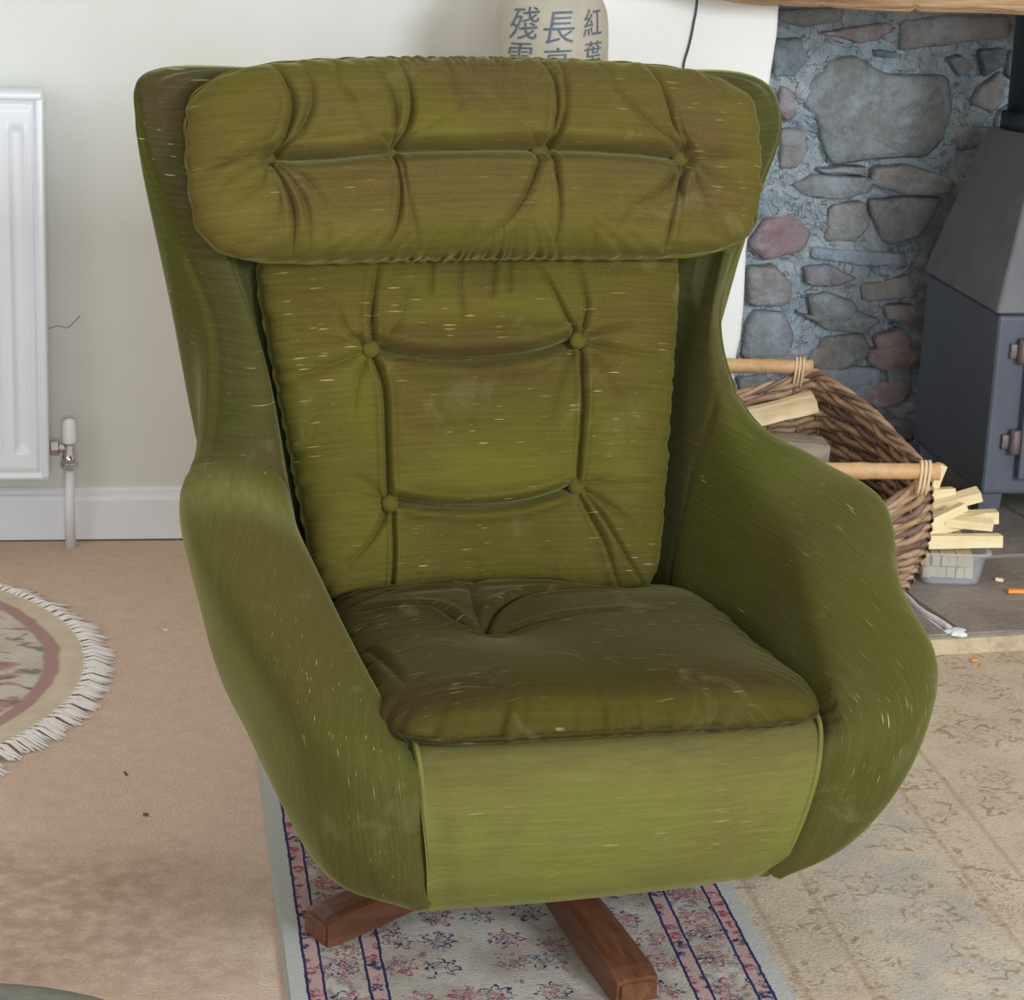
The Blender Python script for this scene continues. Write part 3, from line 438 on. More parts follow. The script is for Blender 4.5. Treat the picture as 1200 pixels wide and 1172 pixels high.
top = [Vector(p)-Vector((B.x, B.y, 0)) for p in top]; bot = [Vector(p)-Vector((B.x, B.y, 0)) for p in bot]
def loopc(P, n):
    k = len(P); out = []
    for i in range(k*n):
        j, tt = divmod(i, n); tt /= n; p0, p1, p2, p3 = P[(j-1) % k], P[j % k], P[(j+1) % k], P[(j+2) % k]
        out.append(.5*((2*p1)+(-p0+p2)*tt+(2*p0-5*p1+4*p2-p3)*tt*tt+(-p0+3*p1-3*p2+p3)*tt**3))
    return out
NB = 8; TL = loopc(top, NB); BL = loopc(bot, NB); NN = len(TL); cen = Vector((.0, .0, .0))
def bsurf(i, h):   # h 0..1
    a = BL[i % NN]; b = TL[i % NN]; p = a.lerp(b, h); out_ = Vector((p.x, p.y, 0)); 
    if out_.length > 0: p = p + out_.normalized()*.018*sin(h*pi)
    return p
stakes = bmesh.new()
for i in range(0, NN, 5): add_tube(stakes, [bsurf(i, h/6)+Vector((0, 0, .004 if h == 0 else 0)) for h in range(7)], .0034, 6)
done('stakes', stakes, M_W2, bk)['kind'] = 'stuff'
rows = 25
for rr_ in range(rows):
    bm = bmesh.new(); h = (rr_+.4)/rows
    pts = []
    for i in range(NN+1):
        p = bsurf(i, h + .004*sin(i*.7+rr_)); d = Vector((p.x, p.y, 0)).normalized(); ph = pi*i/5 + pi*(rr_ % 2)
        pts.append(p + d*.0058*sin(ph+pi/2) + Vector((0, 0, .0012*sin(i*1.1+rr_*2))))
    add_tube(bm, pts, .0062 if rr_ % 3 else .0056, 6, cap=False)
    done('weaver', bm, (M_W1, M_W2, M_W3)[(rr_*2+rr_//3) % 3] if rr_ > 3 else M_W3, bk)
for q in range(3):   # twisted rim
    bm = bmesh.new(); pts = []
    for i in range(NN+1):
        p = TL[i % NN]; d = Vector((p.x, p.y, 0)).normalized(); a = i*.62+q*2*pi/3
        pts.append(p + d*.0050*cos(a) + Vector((0, 0, .003+.0050*sin(a))))
    add_tube(bm, pts, .0046, 8, cap=False); done('rim_strand', bm, (M_W1, M_W3, M_W2)[q], bk)
bm = bmesh.new(); vs = [bm.verts.new(p+Vector((0, 0, .006))) for p in BL]; bm.faces.new(vs); v2 = [bm.verts.new(p+Vector((0, 0, .001))) for p in BL]; bm.faces.new(v2[::-1])
for k in range(NN): bm.faces.new((vs[k], v2[k], v2[(k+1) % NN], vs[(k+1) % NN]))
done('basket_floor', bm, M_W2, bk, smooth=False)
def handle(a, b):
    a, b = Vector(a)-Vector((B.x, B.y, B.z)), Vector(b)-Vector((B.x, B.y, B.z)); n = 24; rad_ = []
    for k in range(n+1): rad_.append(.0125 + (.0012 if k % 6 == 0 else 0))
    d = (b-a).normalized()
    hd = tube('handle', [a.lerp(b, k/n) for k in range(n+1)], rad_, M_CANE, bk, 16)
    for f in (.018, (b-a).length-.018-.0):
        for w in range(3):
            p = a + d*(f+.0062*(w-1)+ (.006 if f < .1 else -.006)); ring = []
            for k in range(15):
                an = 2*pi*k/14; ring.append(p + Vector((.002*sin(an), .0145*cos(an), -.010+.0265*sin(an))))
            tube('binding', ring, .0026, M_BIND, hd, 6)
handle((.655, 3.548, .291), (.17, 3.535, .280)); handle((.512, 4.052, .334), (.21, 4.040, .330))

# logs
def logwood(name, a, b, c3):
    t = NT(name); c = t.coord(); g = t.noise(t.mapv(c, (5, 90, 90)), 1, 5, .6, .6); n2 = t.noise(c, 14, 4)
    col = t.mix(t.ramp(g, .35, .7), a, b); col = t.mix(t.ramp(n2, .55, .75, 0, .5), col, c3); t.bump(g, .4, .004); return t.out(col, .8, 0, .15)
M_SPLIT = logwood('split_pale_wood', srgb(224, 206, 168), srgb(196, 172, 132), srgb(170, 140, 104)); M_GREYW = logwood('weathered_wood', srgb(160, 146, 128), srgb(132, 120, 106), srgb(186, 170, 146))
M_BARK = logwood('bark', srgb(96, 78, 62), srgb(124, 102, 80), srgb(70, 58, 48))
M_KIN = logwood('kindling_wood', srgb(238, 222, 178), srgb(226, 206, 160), srgb(212, 184, 134))
def chunk(name, sz, mat, loc, rot, parent=None, seed=0, nseg=10, prof=None):
    """split billet along local x with a rough wedge section"""
    r_ = random.Random(seed); prof = prof or [(-.5, -.42), (-.1, -.5), (.42, -.46), (.5, -.1), (.36, .4), (-.05, .5), (-.46, .28)]
    bm = bmesh.new(); rings = []
    for i in range(nseg+1):
        x = sz[0]*(i/nseg-.5); w = 1 + .05*sin(i*1.3+seed); rings.append([bm.verts.new((x + (r_.uniform(-.02, .02)*sz[0] if i in (0, nseg) else 0), (py*w+r_.uniform(-.02, .02))*sz[1], (pz*w+r_.uniform(-.02, .02))*sz[2])) for py, pz in prof])
    m = len(prof)
    for a, b in zip(rings, rings[1:]):
        for k in range(m): bm.faces.new((a[k], a[(k+1) % m], b[(k+1) % m], b[k]))
    bm.faces.new(rings[0][::-1]); bm.faces.new(rings[-1]); bmesh.ops.recalc_face_normals(bm, faces=bm.faces[:])
    me = bpy.data.meshes.new(name); bm.to_mesh(me); bm.free()
    o = link(name, me, mat, parent, smooth=False); o.location = loc; o.rotation_euler = rot; return o
LG = 'logs in the wicker basket'
tag(chunk('firewood_log', (.20, .05, .026), M_SPLIT, (.404, 3.87, .290), (radians(6), radians(-14), radians(10)), seed=3), 'pale split log lying on top of the pile in the wicker basket', 'log', LG)
tag(chunk('firewood_log', (.26, .09, .078), M_GREYW, (.388, 3.825, .228), (radians(-6), radians(3), radians(6)), seed=5, prof=[(-.5, -.5), (.5, -.46), (.46, .5), (-.46, .46)]), 'grey weathered log below the pale one in the wicker basket', 'log', LG)
tag(chunk('firewood_log', (.25, .10, .075), M_BARK, (.40, 3.85, .143), (0, 0, radians(-6)), seed=8), 'brown barked log in the middle of the pile in the wicker basket', 'log', LG)
tag(chunk('firewood_log', (.22, .09, .065), M_GREYW, (.42, 3.85, .080), (0, 0, radians(4)), seed=9), 'grey log at the very bottom of the wicker basket', 'log', LG)

# kindling tub
tb = empty('kindling_tub', (.728, 3.865, .0365), radians(2)); tag(tb, 'clear plastic tub of kindling standing on the hearth by the basket', 'tub')
t = NT('clear_plastic'); t.b.inputs['Transmission Weight'].default_value = .8; t.b.inputs['IOR'].default_value = 1.12; M_CLEAR = t.out(srgb(228, 232, 240), .25); t.b.inputs['Transmission Weight'].default_value = 0; t.b.inputs['Alpha'].default_value = .30
def rrect(w, d, r, n=5):
    P = []
    for cx, cy, a0 in ((w-r, d-r, 0), (-w+r, d-r, 90), (-w+r, -d+r, 180), (w-r, -d+r, 270)):
        for k in range(n): a = radians(a0+90*k/(n-1)); P.append((cx+r*cos(a), cy+r*sin(a)))
    return P
sec = [(.045, .094, 0), (.049, .098, .004), (.058, .106, .054), (.064, .112, .056), (.064, .112, .059), (.056, .104, .0585), (.047, .096, .006), (.044, .092, .003)]
bm = bmesh.new(); R_ = [[bm.verts.new((x, y, z)) for x, y in rrect(w, d, .018)] for w, d, z in sec]
for a, b in zip(R_, R_[1:]):
    for k in range(len(a)): bm.faces.new((a[k], a[(k+1) % len(a)], b[(k+1) % len(a)], b[k]))
bm.faces.new(R_[0][::-1]); bm.faces.new(R_[-1]); done('tub', bm, M_CLEAR, tb)
G = 'kindling sticks in the clear tub'
T0 = Vector((.728, 3.865, .0365))
for k in range(6):   # sticks standing packed inside the tub
    tag(chunk('kindling_stick', (.150, .013, .018), M_KIN, T0+Vector((-.036+.0145*k, .0+.002*(k % 2), .016)), (0, 0, radians(90+random.uniform(-2, 2))), seed=40+k, nseg=2, prof=[(-.5, -.5), (.5, -.5), (.5, .5), (-.5, .5)]),
        'pale kindling stick in the lower layer packed inside the clear plastic tub', 'stick', G)
for k in range(6):
    tag(chunk('kindling_stick', (.150, .013, .018), M_KIN, T0+Vector((-.036+.0145*k, -.002+.002*(k % 2), .036)), (0, 0, radians(90+random.uniform(-2, 2))), seed=60+k, nseg=2, prof=[(-.5, -.5), (.5, -.5), (.5, .5), (-.5, .5)]),
        'pale kindling stick in the upper layer packed inside the clear plastic tub', 'stick', G)
box4 = [(-.5, -.5), (.5, -.45), (.48, .5), (-.45, .46)]
heap = [(.013, -.070, .070, .150, .026, .022, -2, 3, 'lowest and longest stick of the heap, lying across the tub front'),
        (.002, -.035, .087, .135, .026, .020, -8, 22, 'stick tilted up to the right in the middle of the heap'),
        (.030, -.005, .092, .115, .030, .020, -3, 4, 'short thick stick pointing right near the middle of the heap'),
        (.000, .022, .106, .135, .024, .018, -14, 14, 'stick with a rounded end high on the heap'),
        (-.024, .038, .118, .090, .024, .018, -4, 5, 'short stick across the back of the heap beside the basket'),
        (-.010, -.060, .110, .085, .018, .014, -16, 30, 'thin stick leaning left on the heap front'),
        (.034, -.045, .095, .080, .020, .015, 3, -4, 'small pale stick on the right end of the heap')]
for i, (x, y, z, l, w, h, ry, rz_, lab) in enumerate(heap):
    tag(chunk('kindling_stick', (l, w, h), M_KIN, T0+Vector((x, y, z)), (radians(random.uniform(-12, 12)), radians(ry), radians(rz_)), seed=20+i, nseg=3, prof=box4), lab, 'stick', G)
tag(chunk('kindling_stick', (.060, .020, .014), M_KIN, T0+Vector((-.010, .050, .140)), (0, radians(-72), radians(10)), seed=33, nseg=3, prof=box4), 'stub of kindling standing upright at the back of the heap', 'stick', G)

# debris
M_OR = plain('orange_peel', srgb(232, 140, 40), .5); M_CH = plain('pale_chip', srgb(226, 214, 176), .8)
def chip(loc, sz, mat, label, rz_, name='wood_chip', cat='chip'):
    o = chunk(name, sz, mat, loc, (.1, .05, rz_), seed=int(loc[0]*100), nseg=4, prof=[(-.5, -.3), (0, -.5), (.5, -.2), (.4, .4), (-.3, .5)]); tag(o, label, cat); return o
chip((.834, 3.742, .0405), (.030, .012, .007), M_OR, 'bright orange scrap lying on the hearth slab by the frame edge', .2, 'orange_scrap', 'scrap')
chip((.818, 3.80, .040), (.013, .007, .006), M_CH, 'tiny pale wood chip on the hearth behind the orange scrap', -.3)
chip((.722, 3.484, .009), (.010, .006, .004), M_OR, 'tiny orange scrap on the pale rug in front of the hearth', .5, 'orange_scrap', 'scrap')
for i, (x, y, lab) in enumerate(((-.53, 3.50, 'white fleck on the carpet left of the chair back'), (-.64, 2.99, 'white fleck on the carpet below the round rug fringe'), (-.497, 2.93, 'dark bit of fluff on the carpet between round rug and chair'), (-.45, 2.80, 'small dark crumb on the carpet left of the striped rug border'))):
    chip((x, y, .002), ((.007, .005, .003), (.006, .004, .003), (.012, .003, .002), (.006, .005, .003))[i], M_CH if i < 2 else M_DARK, lab, i, 'carpet_fleck', 'fleck')

# ------------------------------------------------------------------ rugs
def loopmesh_rug(name, poly, h, mat, label, loc=(0, 0, 0), rz=0):
    bm = bmesh.new(); hi = [bm.verts.new((x, y, h)) for x, y in poly]; lo = [bm.verts.new((x, y, .0005)) for x, y in poly]
    bm.faces.new(hi); bm.faces.new(lo[::-1]); n = len(poly)
    for k in range(n): bm.faces.new((hi[k], lo[k], lo[(k+1) % n], hi[(k+1) % n]))
    bmesh.ops.bevel(bm, geom=[e for e in bm.edges if all(abs(v.co.z-h) < 1e-5 for v in e.verts)], offset=h*.4, segments=2, affect='EDGES')
    return tag(done(name, bm, mat, smooth=False, loc=loc, rz=rz), label, 'rug')
def motifs(t, v, scale, seedloc, petals, dist=.35):
    """rosette rings from a voronoi cell centre: returns (distance, angle wave)"""
    vv = t.mapv(v, (scale, scale, scale), loc=seedloc)
    nz_ = t.n('ShaderNodeTexNoise'); t.L.new(vv, nz_.inputs['Vector']); nz_.inputs['Scale'].default_value = 3.0; nz_.inputs['Detail'].default_value = 3
    ad = t.n('ShaderNodeVectorMath', operation='MULTIPLY_ADD'); t.L.new(nz_.outputs['Color'], ad.inputs[0]); ad.inputs[1].default_value = (dist, dist, 0); t.L.new(vv, ad.inputs[2])
    vo = t.n('ShaderNodeTexVoronoi'); vo.voronoi_dimensions = '2D'; vo.inputs['Scale'].default_value = 1.0; vo.inputs['Randomness'].default_value = .55; t.L.new(ad.outputs[0], vo.inputs['Vector'])
    sb = t.n('ShaderNodeVectorMath', operation='SUBTRACT'); t.L.new(ad.outputs[0], sb.inputs[0]); t.L.new(vo.outputs['Position'], sb.inputs[1])
    sp = t.n('ShaderNodeSeparateXYZ'); t.L.new(sb.outputs[0], sp.inputs[0]); an = t.math('ARCTAN2', sp.outputs[1], sp.outputs[0])
    wv = t.math('SINE', t.math('MULTIPLY', an, float(petals))); return vo.outputs['Distance'], wv, vo.outputs['Color']
# runner with red and navy borders; local x across (0 = left edge), local y back
t = NT('runner_pile'); c = t.coord(); sp = t.n('ShaderNodeSeparateXYZ'); t.L.new(c, sp.inputs[0]); RW = .553
ex = t.math('MINIMUM', sp.outputs[0], t.math('SUBTRACT', RW, sp.outputs[0]))
ex = t.math('ADD', ex, t.math('MULTIPLY', t.math('SUBTRACT', t.noise(c, 60, 2), .5), .004))
cream, navy, red, pink, silver = srgb(190, 182, 170), srgb(46, 46, 84), srgb(138, 66, 80), srgb(172, 146, 142), srgb(172, 174, 168)
base = t.mix(t.ramp(t.noise(c, 14, 5), .35, .65), srgb(182, 176, 164), srgb(150, 140, 128))
base = t.mix(t.ramp(t.noise(c, 90, 4, .7), .5, .7, 0, .5), base, srgb(128, 118, 108))
d, w, cc = motifs(t, c, 17, (0, 0, 0), 7); rr2 = t.math('ADD', d, t.math('MULTIPLY', w, .07)); brk = t.noise(c, 150, 2, .7)
ring = lambda a, b: t.math('MULTIPLY', t.ramp(rr2, a-.02, a+.01), t.ramp(rr2, b+.02, b-.01))
csp = t.n('ShaderNodeSeparateColor'); t.L.new(cc, csp.inputs[0])
bk_ = t.ramp(brk, .42, .54)
base = t.mix(t.math('MULTIPLY', ring(.24, .31), bk_), base, t.mix(t.ramp(csp.outputs[0], .45, .55), navy, red))
base = t.mix(t.math('MULTIPLY', ring(.10, .17), bk_), base, t.mix(t.ramp(csp.outputs[1], .45, .55), red, navy))
base = t.mix(t.math('MULTIPLY', t.ramp(rr2, .05, .02), .8), base, red)
d3, w3, c3 = motifs(t, c, 38, (5, 2, 0), 5, .6); sm = t.math('MULTIPLY', t.ramp(d3, .26, .2), t.ramp(brk, .46, .56))
csp3 = t.n('ShaderNodeSeparateColor'); t.L.new(c3, csp3.inputs[0])
base = t.mix(t.math('MULTIPLY', sm, t.ramp(csp3.outputs[2], .56, .6, 0, .8)), base, t.mix(t.ramp(csp3.outputs[0], .4, .6), red, navy))
band = t.mix(t.math('MULTIPLY', t.ramp(d3, .42, .30), t.ramp(brk, .4, .55)), pink, t.mix(t.ramp(csp3.outputs[1], .5, .6), red, navy))
inb = lambda a, b: t.math('MULTIPLY', t.math('GREATER_THAN', ex, a), t.math('LESS_THAN', ex, b))
dense = t.mix(t.math('MULTIPLY', t.ramp(w, -.2, .6), t.ramp(brk, .40, .5)), base, t.mix(t.ramp(csp3.outputs[1], .4, .5), red, navy))
col = t.mix(inb(.044, .092), base, t.mix(.5, base, dense))
for a, b in ((.024, .040), (.092, .108)): col = t.mix(inb(a, b), col, band)
for a in (.0235, .0415, .0905, .1095): col = t.mix(inb(a-.0016, a+.0016), col, navy)
col = t.mix(t.math('LESS_THAN', ex, .0215), col, silver)
nap = t.noise(c, 300, 2); t.bump(t.math('ADD', nap, t.noise(c, 25, 3)), .4, .003); M_RUN = t.out(col, .9, 0, .15)
RA = radians(9.2)
loopmesh_rug('runner_rug', [(0, 0), (0, -1.35), (RW, -1.35), (RW, 0)], .0095, M_RUN, 'cream oriental runner rug with red and navy borders under the green armchair', (-.332, 3.003, .0), RA)

# large faded rug
t = NT('faded_rug_pile'); c = t.coord(); sp = t.n('ShaderNodeSeparateXYZ'); t.L.new(c, sp.inputs[0])
base = t.mix(t.ramp(t.noise(c, 8, 5), .35, .65), srgb(192, 178, 156), srgb(176, 160, 138))
base = t.mix(t.ramp(t.noise(c, 170, 3, .7), .35, .7, 0, .45), base, srgb(206, 194, 174))
bx = sp.outputs[0]
blue = t.math('MULTIPLY', t.ramp(bx, -.01, .03), t.ramp(bx, .19, .16)); base = t.mix(t.math('MULTIPLY', blue, t.ramp(t.noise(c, 16, 4), .42, .6, .15, .65)), base, srgb(164, 164, 158))
d, w, cc = motifs(t, c, 9, (1, 0, 0), 6, .6); rr2 = t.math('ADD', d, t.math('MULTIPLY', w, .06)); brk = t.ramp(t.noise(c, 45, 4, .7), .44, .56)
for a, b, k_ in ((.12, .17, .6), (.30, .36, .7)):
    m_ = t.math('MULTIPLY', t.math('MULTIPLY', t.ramp(rr2, a-.02, a+.01), t.ramp(rr2, b+.02, b-.01)), t.math('MULTIPLY', brk, k_)); base = t.mix(m_, base, srgb(134, 112, 88))
v2 = t.noise(t.mapv(c, (1, 1, 1), loc=(4, 1, 0)), 26, 3, .6, 2.2); base = t.mix(t.math('MULTIPLY', t.math('MULTIPLY', t.ramp(v2, .49, .50), t.ramp(v2, .53, .515)), .38), base, srgb(138, 120, 98))
ln = None
for a in (-.09, -.015, .19, .26):
    m_ = t.math('MULTIPLY', t.ramp(t.math('ABSOLUTE', t.math('SUBTRACT', bx, a)), .006, .002), .35); base = t.mix(m_, base, srgb(142, 122, 98))
t.bump(t.noise(c, 220, 3), .5, .003); M_FADE = t.out(base, .92, 0, .12)
loopmesh_rug('faded_rug', [(-.24, .0), (-.24, -1.8), (1.9, -1.8), (1.9, .28), (.42, .28), (.30, .0)], .0055, M_FADE, 'large faded beige floral rug between the armchair and the hearth', (.30, 3.22, .0), radians(9.2))

# round rug
t = NT('round_rug_pile'); c = t.coord(); ln_ = t.n('ShaderNodeVectorMath', operation='LENGTH'); t.L.new(c, ln_.inputs[0]); r_ = ln_.outputs['Value']
n1 = t.noise(c, 30, 4); r_n = t.math('ADD', r_, t.math('MULTIPLY', t.math('SUBTRACT', t.noise(c, 9, 3), .5), .03))
col = t.mix(t.ramp(n1, .3, .7), srgb(206, 196, 174), srgb(192, 180, 156))
inn = t.mix(t.ramp(t.noise(c, 12, 3), .4, .6), srgb(196, 192, 180), srgb(186, 178, 162))
fl1 = t.noise(t.mapv(c, (1, 1.6, 1), loc=(2, 3, 0)), 11, 3, .5, 1.4)
inn = t.mix(t.ramp(fl1, .56, .60, 0, .8), inn, srgb(166, 128, 118)); inn = t.mix(t.ramp(fl1, .64, .67), inn, srgb(146, 108, 108))
fl2 = t.noise(t.mapv(c, (1, 1.6, 1), loc=(7, 1, 0)), 13, 2, .5, .8); inn = t.mix(t.ramp(fl2, .60, .63, 0, .85), inn, srgb(118, 130, 122))
fl3 = t.noise(t.mapv(c, (1, 3, 1), loc=(1, 9, 0)), 16, 2, .5, 1.0); inn = t.mix(t.ramp(fl3, .62, .66, 0, .7), inn, srgb(200, 160, 130))
col = t.mix(t.ramp(r_n, .450, .444), col, inn)
col = t.mix(t.math('MULTIPLY', t.ramp(r_n, .440, .446), t.ramp(r_n, .470, .464)), col, srgb(166, 136, 132))
t.bump(t.noise(c, 260, 3), .4, .003); M_RR = t.out(col, .92, 0, .12)
rr_o = empty('round_rug', (-1.119, 3.238, 0)); tag(rr_o, 'round cream floral rug with a white fringe on the carpet below the radiator', 'rug')
bm = bmesh.new(); seg = 128; hi = [bm.verts.new((.505*cos(2*pi*k/seg), .505*sin(2*pi*k/seg), .010)) for k in range(seg)]; lo = [bm.verts.new((.507*cos(2*pi*k/seg), .507*sin(2*pi*k/seg), .0005)) for k in range(seg)]
bm.faces.new(hi); bm.faces.new(lo[::-1])
for k in range(seg): bm.faces.new((hi[k], lo[k], lo[(k+1) % seg], hi[(k+1) % seg]))
done('rug_body', bm, M_RR, rr_o, smooth=False)
bm = bmesh.new(); ntas = 260; rf = random.Random(3)
for k in range(ntas):
    a = 2*pi*(k+rf.uniform(-.3, .3))/ntas; dev = rf.gauss(0, .25); L = rf.uniform(.036, .052)
    lp = rf.uniform(-.25, .25) + (.5 if -1.2 < ((a+pi) % (2*pi))-pi < -.7 else 0)
    if -1.0 < ((a+pi) % (2*pi))-pi < -.6 and k % 3 == 0: L *= 1.4
    for s_ in range(5):
        a2 = a + lp*.6 + dev*.3 + rf.uniform(-.12, .12); p0 = Vector((.502*cos(a), .502*sin(a), .009)); dr = Vector((cos(a2), sin(a2), 0)); q = Vector((-sin(a), cos(a), 0))*rf.uniform(-.004, .004)
        add_tube(bm, [p0+q*.4, p0+q+dr*L*.35+Vector((0, 0, .003)), p0+q*1.3+dr*L*.7-Vector((0, 0, .003)), p0+q*1.6+dr*L*rf.uniform(.9, 1.1)-Vector((0, 0, .007))], [.0016, .0019, .0016, .0008], 4)
done('fringe', bm, plain('white_fringe', srgb(232, 228, 224), .9, 0, .04), rr_o)['kind'] = 'stuff'

# grey pouf, just its rim shows at the bottom left
pf = lathe('pouf', [(0, 0), (.24, 0), (.275, .02), (.29, .07), (.285, .13), (.26, .17), (.22, .186), (.1, .196), (0, .198)], plain('grey_green_wool', srgb(112, 114, 104), .9, 0, .15, 60, .4), seg=64)
pf.location = (-.47, 1.765, 0); tag(pf, 'grey green round pouf, only its rim showing in the lower left corner', 'pouf')

# ================================================================== ARMCHAIR
CH = empty('armchair', (.059, 2.6263, .0095), radians(16)); tag(CH, 'olive green velvet wingback swivel armchair with buttoned cushions on wooden star base', 'armchair')
V_BACK = velvet('velvet_olive', srgb(77, 73, 19), srgb(73, 59, 27), srgb(107, 99, 46), .50, .75, c_brown2=srgb(64, 53, 27), c_pale=srgb(97, 92, 29))
V_HEAD = velvet('velvet_olive_headrest', srgb(80, 74, 22), srgb(77, 61, 31), srgb(108, 99, 50), .50, .35, 4.0, c_brown2=srgb(75, 66, 44), c_pale=srgb(105, 101, 39))
V_SEAT = velvet('velvet_seat_shaded', srgb(50, 45, 12), srgb(49, 39, 16), srgb(75, 66, 33), .48, .7, sheen=.18, c_pale=srgb(86, 81, 24))  # same velvet, darkened in colour for shade on the upward-facing seat
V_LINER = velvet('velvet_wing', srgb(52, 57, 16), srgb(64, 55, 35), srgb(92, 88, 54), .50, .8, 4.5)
V_ARM = velvet('velvet_arm', srgb(62, 65, 18), srgb(67, 59, 29), srgb(92, 91, 46), .53, .6, 3.2, .42)
V_PANEL = velvet('velvet_panel_lit', srgb(99, 99, 41), srgb(90, 83, 41), srgb(125, 122, 72), .56, .5, 6, c_brown2=srgb(79, 70, 42))  # same velvet, lightened in colour for light on the upright front
M_LINING = plain('dark_blue_lining', srgb(22, 32, 48), .8)

XC = -.042
def St(*p): return [tuple(q) for q in p]
# profile points: a inner low, b inner mid, c inner shoulder, d crest, e outer shoulder, f outer mid, g outer low, h under, i centre under
RS = [
 [(.185,-.325,.160),(.190,-.332,.152),(.196,-.333,.148),(.205,-.328,.145),(.216,-.305,.144),(.216,-.262,.140),(.20,-.20,.134),(.14,-.12,.128)],
 [(.194,-.335,.185),(.201,-.345,.180),(.216,-.352,.178),(.243,-.346,.178),(.270,-.312,.174),(.274,-.24,.166),(.240,-.15,.146),(.14,-.09,.128)],
 [(.202,-.348,.245),(.212,-.360,.243),(.234,-.369,.243),(.270,-.362,.246),(.306,-.320,.243),(.316,-.22,.222),(.270,-.10,.166),(.14,-.06,.128)],
 [(.208,-.362,.308),(.219,-.370,.312),(.243,-.373,.318),(.294,-.352,.323),(.338,-.292,.311),(.350,-.18,.262),(.298,-.05,.176),(.14,-.03,.128)],
 [(.214,-.315,.315),(.222,-.322,.335),(.244,-.318,.356),(.316,-.285,.371),(.360,-.228,.352),(.366,-.10,.290),(.308,0,.188),(.14,0,.128)],
 [(.222,-.20,.30),(.234,-.205,.350),(.256,-.203,.398),(.332,-.182,.424),(.376,-.14,.398),(.372,-.03,.318),(.306,.05,.204),(.14,.02,.128)],
 [(.228,-.09,.29),(.244,-.095,.37),(.268,-.092,.450),(.338,-.076,.486),(.380,-.042,.462),(.350,.05,.340),(.286,.10,.212),(.13,.05,.128)],
 [(.232,.01,.29),(.250,.01,.39),(.276,.012,.482),(.334,.026,.508),(.370,.062,.484),(.334,.14,.352),(.268,.15,.220),(.12,.08,.128)],
 [(.230,.10,.29),(.248,.098,.42),(.272,.092,.522),(.310,.110,.546),(.342,.160,.516),(.318,.22,.380),(.250,.20,.236),(.11,.10,.128)],
 [(.22,.165,.30),(.244,.17,.48),(.270,.165,.622),(.300,.185,.648),(.328,.230,.616),(.308,.27,.420),(.240,.25,.244),(.10,.12,.13)],
 [(.20,.205,.31),(.24,.225,.53),(.308,.215,.752),(.350,.235,.778),(.364,.275,.732),(.310,.32,.445),(.228,.29,.255),(.08,.13,.13)],
 [(.18,.225,.31),(.225,.25,.56),(.326,.245,.850),(.382,.265,.876),(.392,.305,.830),(.290,.35,.465),(.20,.31,.262),(.06,.14,.13)],
 [(.14,.235,.32),(.19,.265,.58),(.300,.285,.888),(.352,.31,.925),(.352,.352,.880),(.240,.375,.480),(.165,.325,.268),(.04,.145,.13)],
 [(.05,.24,.32),(.07,.28,.60),(.11,.305,.886),(.125,.335,.920),(.125,.375,.872),(.085,.39,.495),(.06,.335,.275),(.015,.15,.13)],
]
# (inner, crest, outer) width factors per station, right and left side of the sitter's view
KR = [(1, 1, 1.0), (1.02, 1.05, 1.06), (1.03, 1.09, 1.11), (1.06, 1.11, 1.13), (1.10, 1.13, 1.14), (1.10, 1.07, 1.08), (1.10, 1.11, 1.11), (1.04, 1.04, 1.03), (1.0, .96, .95), (.99, .945, .93), (.98, .965, .965), (.98, .985, .985), (.97, .97, .97), (1, 1, 1)]
KL = [(.97, .99, 1), (.97, 1, 1.03), (.965, 1, 1.01), (.965, .98, .955), (.97, .98, .945), (.98, 1, .975), (1, 1.02, 1.03), (1, 1.03, 1.05), (1, 1.03, 1.04), (1.03, 1.04, 1.05), (1.03, 1.04, 1.04), (1.02, 1.02, 1.02), (1, 1.02, 1.02), (1, 1, 1)]
def half(K, sg):
    out = []
    for st_, k in zip(RS, K): out.append([(XC+sg*x*(k[0] if j < 3 else (k[1] if j == 3 else k[2])), y, z) for j, (x, y, z) in enumerate(st_)] + [(XC, -.08, .128)])
    return out
ctrl = np.array(half(KR, 1) + half(KL, -1)[::-1])     # 28 stations x 9 points
NSUB, PSUB = 12, 9
G1 = catmull(ctrl, NSUB)                               # (ns, 9, 3)
G2 = catmull(G1.transpose(1, 0, 2), PSUB).transpose(1, 0, 2)   # (ns, np, 3)
NSr, NPr = G2.shape[:2]
# station coordinate (0..13 to centre) and profile coordinate
sc_ = np.arange(NSr)/NSUB; sc_ = np.where(sc_ > 13.5, 27-sc_, sc_); pc = np.arange(NPr)/PSUB
dS = np.linalg.norm(np.diff(G2, axis=0, prepend=G2[:1]), axis=2).cumsum(0); dP = np.linalg.norm(np.diff(G2, axis=1, prepend=G2[:, :1]), axis=2).cumsum(1)
# normals for small relief
du = np.gradient(G2, axis=0); dv = np.gradient(G2, axis=1); N_ = np.cross(du, dv); N_ /= np.linalg.norm(N_, axis=2, keepdims=True)+1e-9
SS, PP = np.meshgrid(sc_, pc, indexing='ij')
